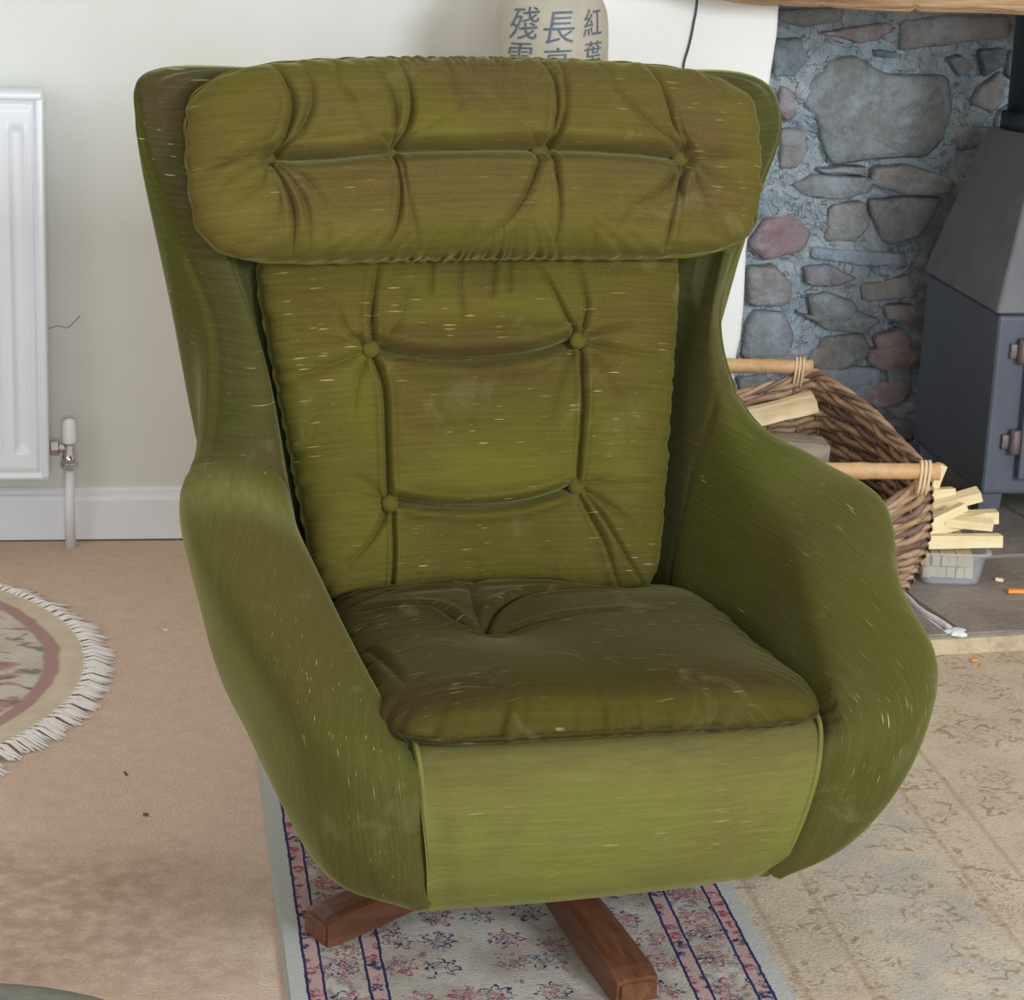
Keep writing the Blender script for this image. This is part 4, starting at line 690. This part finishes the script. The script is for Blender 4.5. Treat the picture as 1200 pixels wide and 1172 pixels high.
# orientation: outward must point up at the crest
if N_[int(NSUB*6), int(PSUB*3), 2] < 0: N_ = -N_
SIDE = np.where((np.arange(NSr)/NSUB < 13.5)[:, None], 1.0, 0.0)*np.ones_like(SS)      # 1 = right half
SEAM = 7.55 + .75*SIDE - .10*(PP-3)
rel = -.0040*np.exp(-((SS-SEAM)/.035)**2)*(PP < 5.2)        # seam between wing and arm
rel += -.003*np.exp(-((PP-3.45)/.05)**2)*(SS > 7.75)                     # seam along the wing edge
rel += .0022*np.exp(-((PP-3.62)/.09)**2)*(SS > 7.75)
rel += .0012*np.sin(SS*21+PP*3)*np.exp(-((SS-4.0)/.5)**2)*(PP < 1.5)*2
G2 = G2 + N_*rel[..., None]
Fc = gridfaces(NSr, NPr); 
mS = (SS[:-1, :-1]+SS[1:, 1:])/2; mP = (PP[:-1, :-1]+PP[1:, 1:])/2
mSeam = (SEAM[:-1, :-1]+SEAM[1:, 1:])/2
isarm = (mS < mSeam) & (mP < 5.2) | (mP >= 4.6) & (mS < 7.9) | (mP > 3.45) & (mS < 7.8)
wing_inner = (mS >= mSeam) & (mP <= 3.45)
me = bpy.data.meshes.new('shell')
flat = G2.reshape(-1, 3); me = fromnp('shell', flat, Fc)
l = me.uv_layers.new(name='UVMap'); uS = dS.reshape(-1)[Fc.ravel()].reshape(-1, 4); uP = dP.reshape(-1)[Fc.ravel()].reshape(-1, 4)
arm_f = isarm.reshape(-1)[:, None]; U = np.where(arm_f, uS, uP); Vv = np.where(arm_f, uP, uS)
crd = flat[Fc.ravel()].reshape(-1, 4, 3); U = np.where(arm_f, U, crd[..., 0]-crd[..., 1]); Vv = np.where(arm_f, Vv, crd[..., 2])
l.data.foreach_set('uv', np.stack([U, Vv], -1).astype(np.float32).ravel())
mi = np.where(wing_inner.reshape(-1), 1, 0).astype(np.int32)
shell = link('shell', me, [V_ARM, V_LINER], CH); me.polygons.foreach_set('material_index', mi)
wear_ = .95*np.exp(-((SS-5.0)/1.25)**2)*np.exp(-((PP-2.55)/1.05)**2)*(1-.55*SIDE) + .5*np.exp(-((SS-8.6)/.7)**2)*np.exp(-((PP-2.2)/1.0)**2)
pale_ = .8*np.exp(-((SS-6.75)/.5)**2)*np.exp(-((PP-2.9)/1.3)**2)*(1-.7*SIDE) + .5*np.exp(-((PP-4.3)/.6)**2)*(SS < 7)
for nm_, ar in (('wear_shade', wear_), ('pale', pale_)):
    at_ = me.attributes.new(nm_, 'FLOAT', 'POINT'); at_.data.foreach_set('value', ar.astype(np.float32).ravel())
bm = bmesh.new(); bm.from_mesh(me); bmesh.ops.remove_doubles(bm, verts=bm.verts[:], dist=1e-5); bmesh.ops.recalc_face_normals(bm, faces=bm.faces[:]); bm.to_mesh(me); bm.free()
for p in me.polygons: p.use_smooth = True

# front panel: wraps from the seat deck over the front and under
pp = [(-.20, .318), (-.31, .330), (-.352, .338), (-.377, .333), (-.388, .312), (-.390, .275), (-.381, .225), (-.362, .178), (-.341, .151), (-.315, .139), (-.22, .131), (-.12, .128)]
hw = [.225, .225, .223, .222, .220, .216, .208, .200, .193, .184, .165, .145]
cp = catmull(np.array([(y, z, w) for (y, z), w in zip(pp, hw)]), 8); nxp = 90
uu = np.linspace(-1, 1, nxp); rows_ = []; arc = 0; V = []; UV = []
for i, (y, z, w) in enumerate(cp):
    if i: arc += hypot(y-cp[i-1][0], z-cp[i-1][1])
    for a in uu:
        bul = (1-abs(a)**2.2); yb = y + .022*(1-bul)*(1 if i > 14 else i/14) + .0016*sin(a*34+z*6)*abs(a)**5*(1 if z < .33 else .3); k = w*(.986 if a < 0 else .985)
        zb = z - .004*abs(a)**6 - (.006*abs(a)*(a < 0) if z < .2 else 0) + (.0018*sin(a*19+z*30) if .18 < z < .32 else 0)*abs(a)**3
        V.append((XC+.006+a*k, yb, zb)); UV.append((a*w, arc))
front = link('front_panel', fromnp('front_panel', V, gridfaces(len(cp), nxp), UV), V_PANEL, CH)
at_ = front.data.attributes.new('wear_shade', 'FLOAT', 'POINT'); at_.data.foreach_set('value', np.repeat(.95*np.exp(-((np.arange(len(cp))-27)/11.)**2), nxp).astype(np.float32))
for sg in (-1, 1):   # piped seam down each side
    a = sg*.985; pts = []
    for (y, z, w) in cp[18:76:2]: pts.append((XC+.006+a*w*(.986 if sg < 0 else .985), y+.021, z+.001))
    tube('piping', pts, .0028, V_PANEL, front, 8)
deck = mesh('seat_deck', [(XC-.27, -.345, .321), (XC+.27, -.345, .321), (XC+.25, .20, .300), (XC-.25, .20, .300), (XC-.27, -.345, .29), (XC+.27, -.345, .29), (XC+.25, .2, .27), (XC-.25, .2, .27)], [(0, 1, 2, 3), (4, 7, 6, 5), (0, 4, 5, 1), (1, 5, 6, 2), (2, 6, 7, 3), (3, 7, 4, 0)])
link('seat_deck', deck, M_LINING, CH, smooth=False)

# ---- cushions: superellipse pillow on a curved frame, with creases traced in (u,v)
def segdist(U, W, poly, asp):
    """distance (in half-width units scaled by asp for v) to polyline + parameter along 0..1 + signed side"""
    best = np.full(U.shape, 9.0); par = np.zeros(U.shape); side = np.zeros(U.shape)
    L = [0]; 
    for a, b in zip(poly, poly[1:]): L.append(L[-1]+hypot(b[0]-a[0], (b[1]-a[1])*asp))
    for (a, b, l0, l1) in zip(poly, poly[1:], L, L[1:]):
        ax, ay, bx_, by_ = a[0], a[1]*asp, b[0], b[1]*asp; dx, dy = bx_-ax, by_-ay; q = dx*dx+dy*dy+1e-12
        tt = np.clip(((U-ax)*dx+(W*asp-ay)*dy)/q, 0, 1); ex_, ey_ = U-ax-tt*dx, W*asp-ay-tt*dy; dd = np.hypot(ex_, ey_)
        m = dd < best; best = np.where(m, dd, best); par = np.where(m, (l0+tt*(l1-l0))/L[-1], par); side = np.where(m, np.sign(dx*ey_-dy*ex_), side)
    return best, par, side
def smooth_poly(P, n=6): return [tuple(p) for p in catmull(np.array(P, float), n)] if len(P) > 2 else P
def pillow(name, frame, nfront, nu, nv, nexp, T, Tb, hfun, hw_m, hv_m, mat, ruffle=.0025, seed=0, edge_pow=2.6, nap=None):  # nap: crushed pile plus highlights and shade painted into the colour
    """frame(U,V)->P (...,3); nfront(U,V)->normal. U,V in [-1,1]"""
    u = np.linspace(-1, 1, nu); v = np.linspace(-1, 1, nv); a, b = np.meshgrid(u, v)
    # denser near the border
    rinf = np.maximum(abs(a), abs(b)); rn = (abs(a)**nexp+abs(b)**nexp)**(1/nexp)+1e-9; U = a*rinf/rn; Vv = b*rinf/rn
    P = frame(U, Vv); N = nfront(U, Vv)
    prof_ = np.clip(1-rinf**edge_pow, 0, 1)**.5
    ang = np.arctan2(Vv*hv_m, U*hw_m); r1 = np.random.default_rng(seed); ph = r1.uniform(0, 6, 8); fr = [23, 37, 51, 67, 83, 29, 44, 97]
    ruf = sum(np.sin(ang*f+p) for f, p in zip(fr, ph))/3.2
    eband = np.exp(-((1-rinf)*min(hw_m, hv_m)/.022)**1.0)
    h = T*prof_ + (hfun(U, Vv)*np.clip(prof_*1.6, 0, 1) if hfun else 0) + ruffle*ruf*eband*np.clip(prof_*3, 0, 1)*.75
    rad_out = (ruffle*.8*ruf*(rinf > .93)*((rinf-.93)/.07))
    C = frame(np.zeros(1), np.zeros(1))[0]; dirv = P-C; dirv /= np.linalg.norm(dirv, axis=2, keepdims=True)+1e-9
    Pf = P + N*h[..., None] + dirv*rad_out[..., None]
    hb = Tb*prof_; Pb = P - N*hb[..., None] + dirv*rad_out[..., None]
    V = np.concatenate([Pf.reshape(-1, 3), Pb.reshape(-1, 3)]); F = np.concatenate([gridfaces(nv, nu), gridfaces(nv, nu, nu*nv, True)])
    UV = np.stack([U*hw_m, Vv*hv_m], -1).reshape(-1, 2); UV = np.concatenate([UV, UV+3])
    me = fromnp(name, V, F, UV)
    if nap:  # per-point tones: crushed pile and painted light and shade
        for nm_, fn in zip(('wear_shade', 'pale'), nap):
            ar = fn(U, Vv).ravel(); at_ = me.attributes.new(nm_, 'FLOAT', 'POINT'); at_.data.foreach_set('value', np.concatenate([ar, ar*0]).astype(np.float32))
    bm = bmesh.new(); bm.from_mesh(me); bmesh.ops.remove_doubles(bm, verts=bm.verts[:], dist=1e-6); bmesh.ops.recalc_face_normals(bm, faces=bm.faces[:]); bm.to_mesh(me); bm.free()
    o = link(name, me, mat, CH); ring = []   # edge seam cord follows
    bd = [(-1+2*k/160, -1) for k in range(160)]+[(1, -1+2*k/100) for k in range(100)]+[(1-2*k/160, 1) for k in range(160)]+[(-1, 1-2*k/100) for k in range(100)]
    A = np.array(bd+[bd[0]]); ri = np.maximum(abs(A[:, 0]), abs(A[:, 1])); r_n = (abs(A[:, 0])**nexp+abs(A[:, 1])**nexp)**(1/nexp)
    Q = frame(A[:, 0]*ri/r_n, A[:, 1]*ri/r_n); an = np.arctan2(A[:, 1]*hv_m, A[:, 0]*hw_m)
    Q = Q + .0012*np.sin(an*61)[:, None]*(Q-C)/ (np.linalg.norm(Q-C, axis=1, keepdims=True)+1e-9)
    tube('seam_cord', [tuple(q) for q in Q], .0024, mat, o, 6)
    return o
def creases(U, W, items, asp):
    H = np.zeros(U.shape)
    for it in items:
        poly, dep, wid = it[:3]; fold = it[3] if len(it) > 3 else 0; taper = it[4] if len(it) > 4 else 1
        d, p, s = segdist(U, W, smooth_poly(poly), asp); env = (1-.75*p**1.5) if taper == 1 else (np.ones_like(p) if taper == 0 else np.sin(np.clip(p, .02, .98)*pi)**.5)
        H -= dep*env*(.62*np.exp(-(d/(wid*.62))**1.2) + .38*np.exp(-(d/(wid*1.7))**1.5))
        H += dep*.32*env*np.exp(-((d-2.2*wid)/(1.4*wid))**2)
        if fold: H += fold*env*np.exp(-(d/(3.2*wid)))*np.where(s > 0, 1, 0)*np.clip(d/(wid*.35), 0, 1)
    return H
def dimple(U, W, bu, bv, asp, dep, r, r2=None, dep2=0):
    d = np.hypot(U-bu, (W-bv)*asp); return -dep*np.exp(-(d/r)**1.4) - (dep2*np.exp(-(d/r2)**2) if r2 else 0)
def wob(U, W, seed, amp, f):
    r = np.random.default_rng(seed); H = np.zeros(U.shape)
    for k in range(7):
        th = r.uniform(0, pi); ff = f*r.uniform(.6, 1.8); H += np.sin((U*cos(th)+W*sin(th))*ff+r.uniform(0, 6)+1.2*np.sin(U*f*.5+k))
    return H*amp/7
lathe_button = [(0, .0055), (.005, .0052), (.0085, .0036), (.0100, .0008), (.0098, -.002), (0, -.003)]
def put_button(parent, P, N, mat, sc=1.0):
    b = lathe('button', lathe_button, mat, parent, 24); b.location = P; b.rotation_euler = Vector(N).to_track_quat('Z', 'Y').to_euler(); b.scale = (sc,)*3
    return b

# headrest cushion -----------------------------------------------------------
hcx, hhw, hcz, hhv = -.055, .347, .833, .1135
def hframe(U, V):
    x = hcx + U*hhw*(1-.025*np.clip(-V, 0, 1)); tiltz = -.012*U*0
    y = .232 + .035*V - .030*np.abs(U)**2.2; z = hcz + V*hhv + tiltz + .004*np.cos(U*2)
    return np.stack([x, y, z], -1)
nh = np.array([0, -1, .32]); nh = nh/np.linalg.norm(nh)
def hn(U, V): N = np.zeros(U.shape+(3,)); N[:] = nh; N[..., 0] = .16*U; return N/np.linalg.norm(N, axis=-1, keepdims=True)
hp = lambda x, y: ((x-551)/337., (193-y)/119.)
asp = hhv/hhw
Hb = [hp(307, 193), hp(445, 191), hp(617, 189), hp(783, 194)]
def P_(*pts): return [hp(*p) for p in pts]
hcr = [(P_((307, 192), (375, 196), (445, 190), (530, 190), (617, 188), (700, 191), (783, 193)), .026, .020, .010, 0),
 (P_((309, 188), (326, 165), (333, 130), (320, 92), (300, 70)), .015, .012, .005), (P_((316, 188), (345, 158), (356, 125), (347, 86)), .010, .011, -.004),
 (P_((303, 188), (280, 186), (245, 196), (222, 205)), .009, .014), (P_((300, 198), (270, 205), (240, 228)), .005, .012), (P_((303, 200), (288, 225), (250, 245)), .005, .012),
 (P_((309, 200), (322, 232), (327, 265), (322, 305)), .013, .010, .005), (P_((314, 202), (333, 232), (343, 262), (341, 300)), .008, .009), (P_((318, 200), (345, 225), (362, 250)), .006, .010), (P_((305, 203), (312, 240), (300, 280)), .005, .010),
 (P_((447, 186), (462, 155), (465, 118), (456, 80)), .015, .011, .005), (P_((443, 184), (446, 145), (438, 110), (424, 80)), .009, .010), (P_((440, 184), (410, 160), (390, 120)), .004, .012),
 (P_((446, 196), (449, 240), (441, 282), (424, 308)), .013, .009, .005), (P_((451, 198), (457, 250), (470, 305)), .007, .009), (P_((452, 184), (490, 160), (520, 140)), .004, .016),
 (P_((622, 184), (629, 150), (631, 112), (622, 80)), .016, .011, .006), (P_((626, 184), (639, 145), (645, 85)), .012, .009, -.004), (P_((612, 186), (590, 165), (570, 150)), .004, .013),
 (P_((611, 197), (596, 235), (574, 270), (545, 300)), .011, .012, .004), (P_((625, 197), (629, 250), (631, 312)), .011, .008, .004),
 (P_((780, 186), (765, 150), (755, 112), (750, 80)), .014, .011, .005), (P_((784, 184), (778, 160), (772, 140)), .010, .009), (P_((774, 186), (738, 160), (706, 125), (690, 85)), .008, .012),
 (P_((792, 192), (822, 188), (868, 187)), .008, .014), (P_((790, 198), (815, 213), (850, 223)), .007, .012), (P_((783, 203), (768, 245), (764, 290), (768, 314)), .014, .010, .005), (P_((788, 204), (800, 232), (818, 262)), .007, .011), (P_((777, 202), (752, 232), (716, 262), (700, 292)), .007, .013), (P_((775, 204), (773, 250), (776, 314)), .007, .007),
 (P_((384, 78), (386, 110), (400, 132)), .004, .012, 0, 0), (P_((512, 80), (516, 120), (520, 140)), .004, .014, 0, 0), (P_((570, 82), (585, 112), (592, 140)), .003, .012, 0, 0), (P_((820, 88), (832, 115)), .004, .012, 0, 0), (P_((360, 308), (365, 280)), .004, .014, 0, 0), (P_((520, 312), (530, 285)), .004, .016, 0, 0), (P_((590, 312), (596, 285)), .003, .014, 0, 0), (P_((680, 310), (672, 285)), .004, .014, 0, 0)]
def hh(U, V):
    H = creases(U, V, hcr, asp) + wob(U, V, 3, .009, 9)
    for b in Hb: H += dimple(U, V, b[0], b[1], asp, .020, .035, .12, .012)
    return H
def blob(U, V, items, q, gain=.8):      # highlights and shade put into the pile colour, crushed pile by buttons: (u, v, ru, rv, amount)
    H = np.zeros(U.shape)
    for u, v, ru, rv, am in items: H = np.maximum(H, gain*am*np.exp(-(((U-u)/ru)**2+((V-v)/rv)**2)))
    return H
head_wear_shade = lambda U, V: np.maximum(blob(U, V, [(Hb[0][0]+.05, -.22, .07, .22, .8), (Hb[3][0]-.02, -.22, .12, .26, .85), (.45, -.15, .2, .2, .6), (-.05, -.15, .25, .25, .6), (-.62, .45, .2, .35, .4), (.1, .7, .6, .25, .6), (.75, .6, .2, .4, .5), (-.93, .2, .06, .5, .5)], 0), 0)
head_highlight = lambda U, V: blob(U, V, [(-.45, -.78, .4, .22, .7), (.05, -.8, .5, .22, .7), (.6, -.8, .4, .2, .6), (-.5, .16, .12, .14, .5), (-.15, .2, .2, .14, .5), (.3, .16, .2, .12, .5), (-.8, -.5, .12, .3, .5), (.2, -.55, .08, .4, .5)], 0)
head = pillow('headrest_cushion', hframe, hn, 560, 240, 5.0, .068, .045, hh, hhw, hhv, V_HEAD, .0028, 1, 3.0, (head_wear_shade, head_highlight))
for b in Hb:
    u, v = np.array([b[0]]), np.array([b[1]]); r = max(abs(b[0]), abs(b[1])); p = hframe(u, v)[0] + hn(u, v)[0]*(.068*(1-r**3)**.5 + float(hh(u, v)[0]) + .008)
    put_button(head, tuple(p), tuple(hn(u, v)[0]), V_HEAD, 1.15)

# back cushion ---------------------------------------------------------------
bcx, bz0, bz1 = -.052, .318, .735
def bfr(U, V):
    w = (V+1)/2; hwid = .208 + .060*w; x = bcx + U*hwid - .004*V; z = bz0+(bz1-bz0)*w
    y = .135 + .128*w - .018*abs(U)**2; return np.stack([x, y, z], -1)
nb_ = np.array([0, -1, .33]); nb_ /= np.linalg.norm(nb_)
def bn(U, V): N = np.zeros(U.shape+(3,)); N[:] = nb_; N[..., 0] = .10*U; return N/np.linalg.norm(N, axis=-1, keepdims=True)
def bp(x, y):
    k = (y-320)/370.; xl = 290+ (88*k if k > .3 else 26*k/.3*1.0); xl = 290+88*k; xr = 790-14*k; return ((x-(xl+xr)/2)/((xr-xl)/2), (688-y)/(688-283.)*2-1)
def Q_(*pts): return [bp(*p) for p in pts]
Bb = [bp(420, 407), bp(659, 403), bp(449, 576), bp(664, 566)]
aspb = .20/.24
bcr = [(Q_((420, 402), (419, 362), (425, 312)), .014, .014, .004), (Q_((423, 414), (436, 450), (441, 510), (447, 570)), .015, .014, .005, 0), (Q_((413, 403), (392, 385), (378, 355)), .007, .014), (Q_((411, 410), (370, 424), (322, 436)), .007, .018), (Q_((415, 415), (405, 445), (402, 480)), .006, .016), (Q_((411, 402), (360, 395)), .004, .016),
 (Q_((427, 405), (475, 417), (545, 421), (605, 416), (652, 402)), .020, .026, .010, 0),
 (Q_((655, 396), (636, 360), (608, 312)), .012, .012), (Q_((661, 394), (668, 365), (655, 312)), .010, .012), (Q_((668, 398), (700, 388), (740, 384)), .006, .016), (Q_((668, 406), (715, 416), (768, 420)), .009, .016), (Q_((666, 410), (690, 440), (705, 470)), .005, .016),
 (Q_((663, 412), (664, 480), (664, 560)), .015, .012, .005, 0), (Q_((654, 412), (638, 450), (626, 490)), .006, .016), (Q_((650, 410), (620, 440)), .005, .02),
 (Q_((457, 572), (500, 581), (560, 584), (610, 579), (657, 566)), .020, .020, .012, 0),
 (Q_((446, 584), (430, 612), (402, 640)), .008, .013), (Q_((453, 586), (455, 640), (455, 692)), .010, .010, .003, 0), (Q_((440, 570), (420, 550), (400, 545)), .004, .016),
 (Q_((672, 568), (700, 588), (734, 612)), .008, .014), (Q_((668, 576), (694, 625), (722, 676), (740, 690)), .011, .011), (Q_((676, 576), (720, 640), (765, 690)), .009, .011), (Q_((672, 560), (720, 565), (770, 560)), .005, .018),
 (Q_((521, 312), (520, 340), (524, 372)), .004, .012, 0, 0), (Q_((487, 312), (486, 345)), .005, .013, 0, 0), (Q_((560, 312), (556, 350)), .005, .014, 0, 0), (Q_((578, 312), (576, 345)), .004, .013, 0, 0), (Q_((460, 340), (450, 375), (430, 400)), .004, .02, 0, 0)]
def bh(U, V):
    H = creases(U, V, bcr, aspb) + wob(U, V, 9, .008, 7)
    for b in Bb: H += dimple(U, V, b[0], b[1], aspb, .018, .05, .20, .012)
    H += .010*np.exp(-((V-bp(540, 395)[1])/.07)**2)*np.exp(-(U/.5)**2)
    return H
back_shade = lambda U, V: blob(U, V, [(.02, .25, .42, .28, .85), (.05, -.62, .38, .2, .8), (0, .85, .45, .16, .7), (.75, .1, .2, .2, .4), (-.75, .75, .2, .25, .5), (.3, .0, .1, .3, .5), (.75, -.55, .2, .15, .4)], 0)
back_highlight = lambda U, V: blob(U, V, [(.0, -.28, .45, .13, .9), (.05, .58, .4, .09, .8), (-.62, .28, .10, .4, .6), (-.75, -.6, .2, .3, .5), (.72, .35, .14, .12, .6), (.72, -.3, .18, .2, .4)], 0)
back = pillow('back_cushion', bfr, bn, 420, 420, 11.0, .060, .02, bh, .25, .21, V_BACK, .0022, 4, 4.0, (back_shade, back_highlight))
for b in Bb:
    u, v = np.array([b[0]]), np.array([b[1]]); r = max(abs(b[0]), abs(b[1])); p = bfr(u, v)[0] + bn(u, v)[0]*(.060*(1-r**4)**.5 + float(bh(u, v)[0]) + .004)
    put_button(back, tuple(p), tuple(bn(u, v)[0]), V_BACK, 1.05)

# seat cushion ---------------------------------------------------------------
c00, c10, c11, c01 = (np.array(p) for p in ((-.288, -.376, .353), (.196, -.378, .345), (.185, .125, .322), (-.262, .125, .322)))
def sf(U, V):
    a = ((U+1)/2)[..., None]; b = ((V+1)/2)[..., None]; P = (1-a)*(1-b)*c00 + a*(1-b)*c10 + a*b*c11 + (1-a)*b*c01
    P = P.copy(); P[..., 1] -= .012*(1-U**2)*(V < 0)*(-V).clip(0, 1); P[..., 2] += .004*np.cos(U*2.2)*(V < 0); return P
def sn(U, V): N = np.zeros(U.shape+(3,)); N[..., 2] = 1; N[..., 1] = -.05; return N/np.linalg.norm(N, axis=-1, keepdims=True)
# pixel -> (u,v) by the quadrilateral of the cushion top
QP = [np.array(p, float) for p in ((448, 862), (955, 832), (795, 700), (380, 700))]
def sp_(x, y):
    a = b = .5
    for _ in range(12):
        f = (1-a)*(1-b)*QP[0]+a*(1-b)*QP[1]+a*b*QP[2]+(1-a)*b*QP[3]-np.array([x, y]); Ja = (1-b)*(QP[1]-QP[0])+b*(QP[2]-QP[3]); Jb = (1-a)*(QP[3]-QP[0])+a*(QP[2]-QP[1])
        dlt = np.linalg.solve(np.array([Ja, Jb]).T, f); a -= dlt[0]; b -= dlt[1]
    return (2*a-1, 2*b-1)
def S_(*pts): return [sp_(*p) for p in pts]
scr = [(S_((572, 776), (540, 768), (505, 752), (430, 742)), .012, .022, .004), (S_((566, 770), (585, 752), (640, 738), (760, 732)), .011, .022, .004), (S_((580, 776), (640, 768), (740, 764)), .008, .02), (S_((560, 768), (552, 740), (560, 715)), .006, .03),
 (S_((722, 713), (640, 712), (540, 718), (420, 732)), .010, .022, .004), (S_((724, 713), (760, 706), (792, 704)), .008, .02), (S_((700, 690), (600, 690), (450, 700)), .007, .025, 0, 2), (S_((480, 840), (520, 835), (560, 838)), .003, .02, 0, 2), (S_((430, 780), (450, 800), (470, 830)), .004, .02, 0, 2)]
Sb = [sp_(572, 775), sp_(722, 712)]
def sh(U, V):
    H = creases(U, V, scr, 1.0) + wob(U, V, 21, .006, 6)
    for b, k_ in zip(Sb, (1, 1.5)): H += dimple(U, V, b[0], b[1], 1.0, .013*k_, .07, .28, .014*k_)
    H += .006*np.sin(V*40)*np.exp(-((V-.8)/.25)**2)*.3
    return H
seat = pillow('seat_cushion', sf, sn, 380, 360, 7.0, .046, .022, sh, .24, .25, V_SEAT, .0030, 8, 5.0, (lambda U, V: U*0, lambda U, V: .5*np.exp(-((V+.95)/.07)**2)))  # front edge band carries a highlight painted into its colour

# ---- base: swivel column and four wooden legs
t = NT('teak'); c = t.coord(); g = t.noise(t.mapv(c, (6, 60, 60)), 1, 5, .6, .8); g2 = t.noise(t.mapv(c, (20, 260, 260)), 1, 3)
col = t.mix(t.ramp(g, .3, .7), srgb(70, 42, 28), srgb(108, 68, 44)); col = t.mix(t.ramp(g2, .55, .8, 0, .5), col, srgb(58, 32, 20)); t.bump(g2, .15, .002); M_TEAK = t.out(col, .42, 0, .45)
M_STEEL = plain('dark_steel', srgb(60, 60, 62), .35, .8)
base = lathe('swivel_column', [(0, .03), (.030, .03), (.034, .036), (.030, .06), (.024, .064), (.024, .122), (.075, .124), (.075, .130), (0, .130)], M_STEEL, CH, 32, loc=(-.030, 0, 0))
def leg(ang, L=.318):
    bm = bmesh.new(); n = 14; rings = []
    for i in range(n+1):
        q = i/n; x = .018 + (L-.018)*q; w = .019+.007*q; top_ = .078 - .045*q**1.1; botm = .050*(1-q)**1.3; bow = .003*sin(q*pi)
        if i == n: w *= .93; top_ -= .004
        rings.append([bm.verts.new(v) for v in ((x, -w, botm+.0004), (x, w, botm+.0004), (x, w, top_*.9+bow), (x, w*.6, top_+bow), (x, -w*.6, top_+bow), (x, -w, top_*.9+bow))])
    for a, b in zip(rings, rings[1:]):
        for k in range(6): bm.faces.new((a[k], a[(k+1) % 6], b[(k+1) % 6], b[k]))
    bm.faces.new(rings[0][::-1]); bm.faces.new(rings[-1])
    bmesh.ops.bevel(bm, geom=[e for e in bm.edges if all(v in rings[-1] for v in e.verts)], offset=.004, segments=2, affect='EDGES')
    done('leg', bm, M_TEAK, CH, smooth=False, loc=(-.030, 0, 0), rz=radians(ang))
for a, L_ in ((-161, .287), (-82, .312), (0, .338), (96, .31)): leg(a, L_)
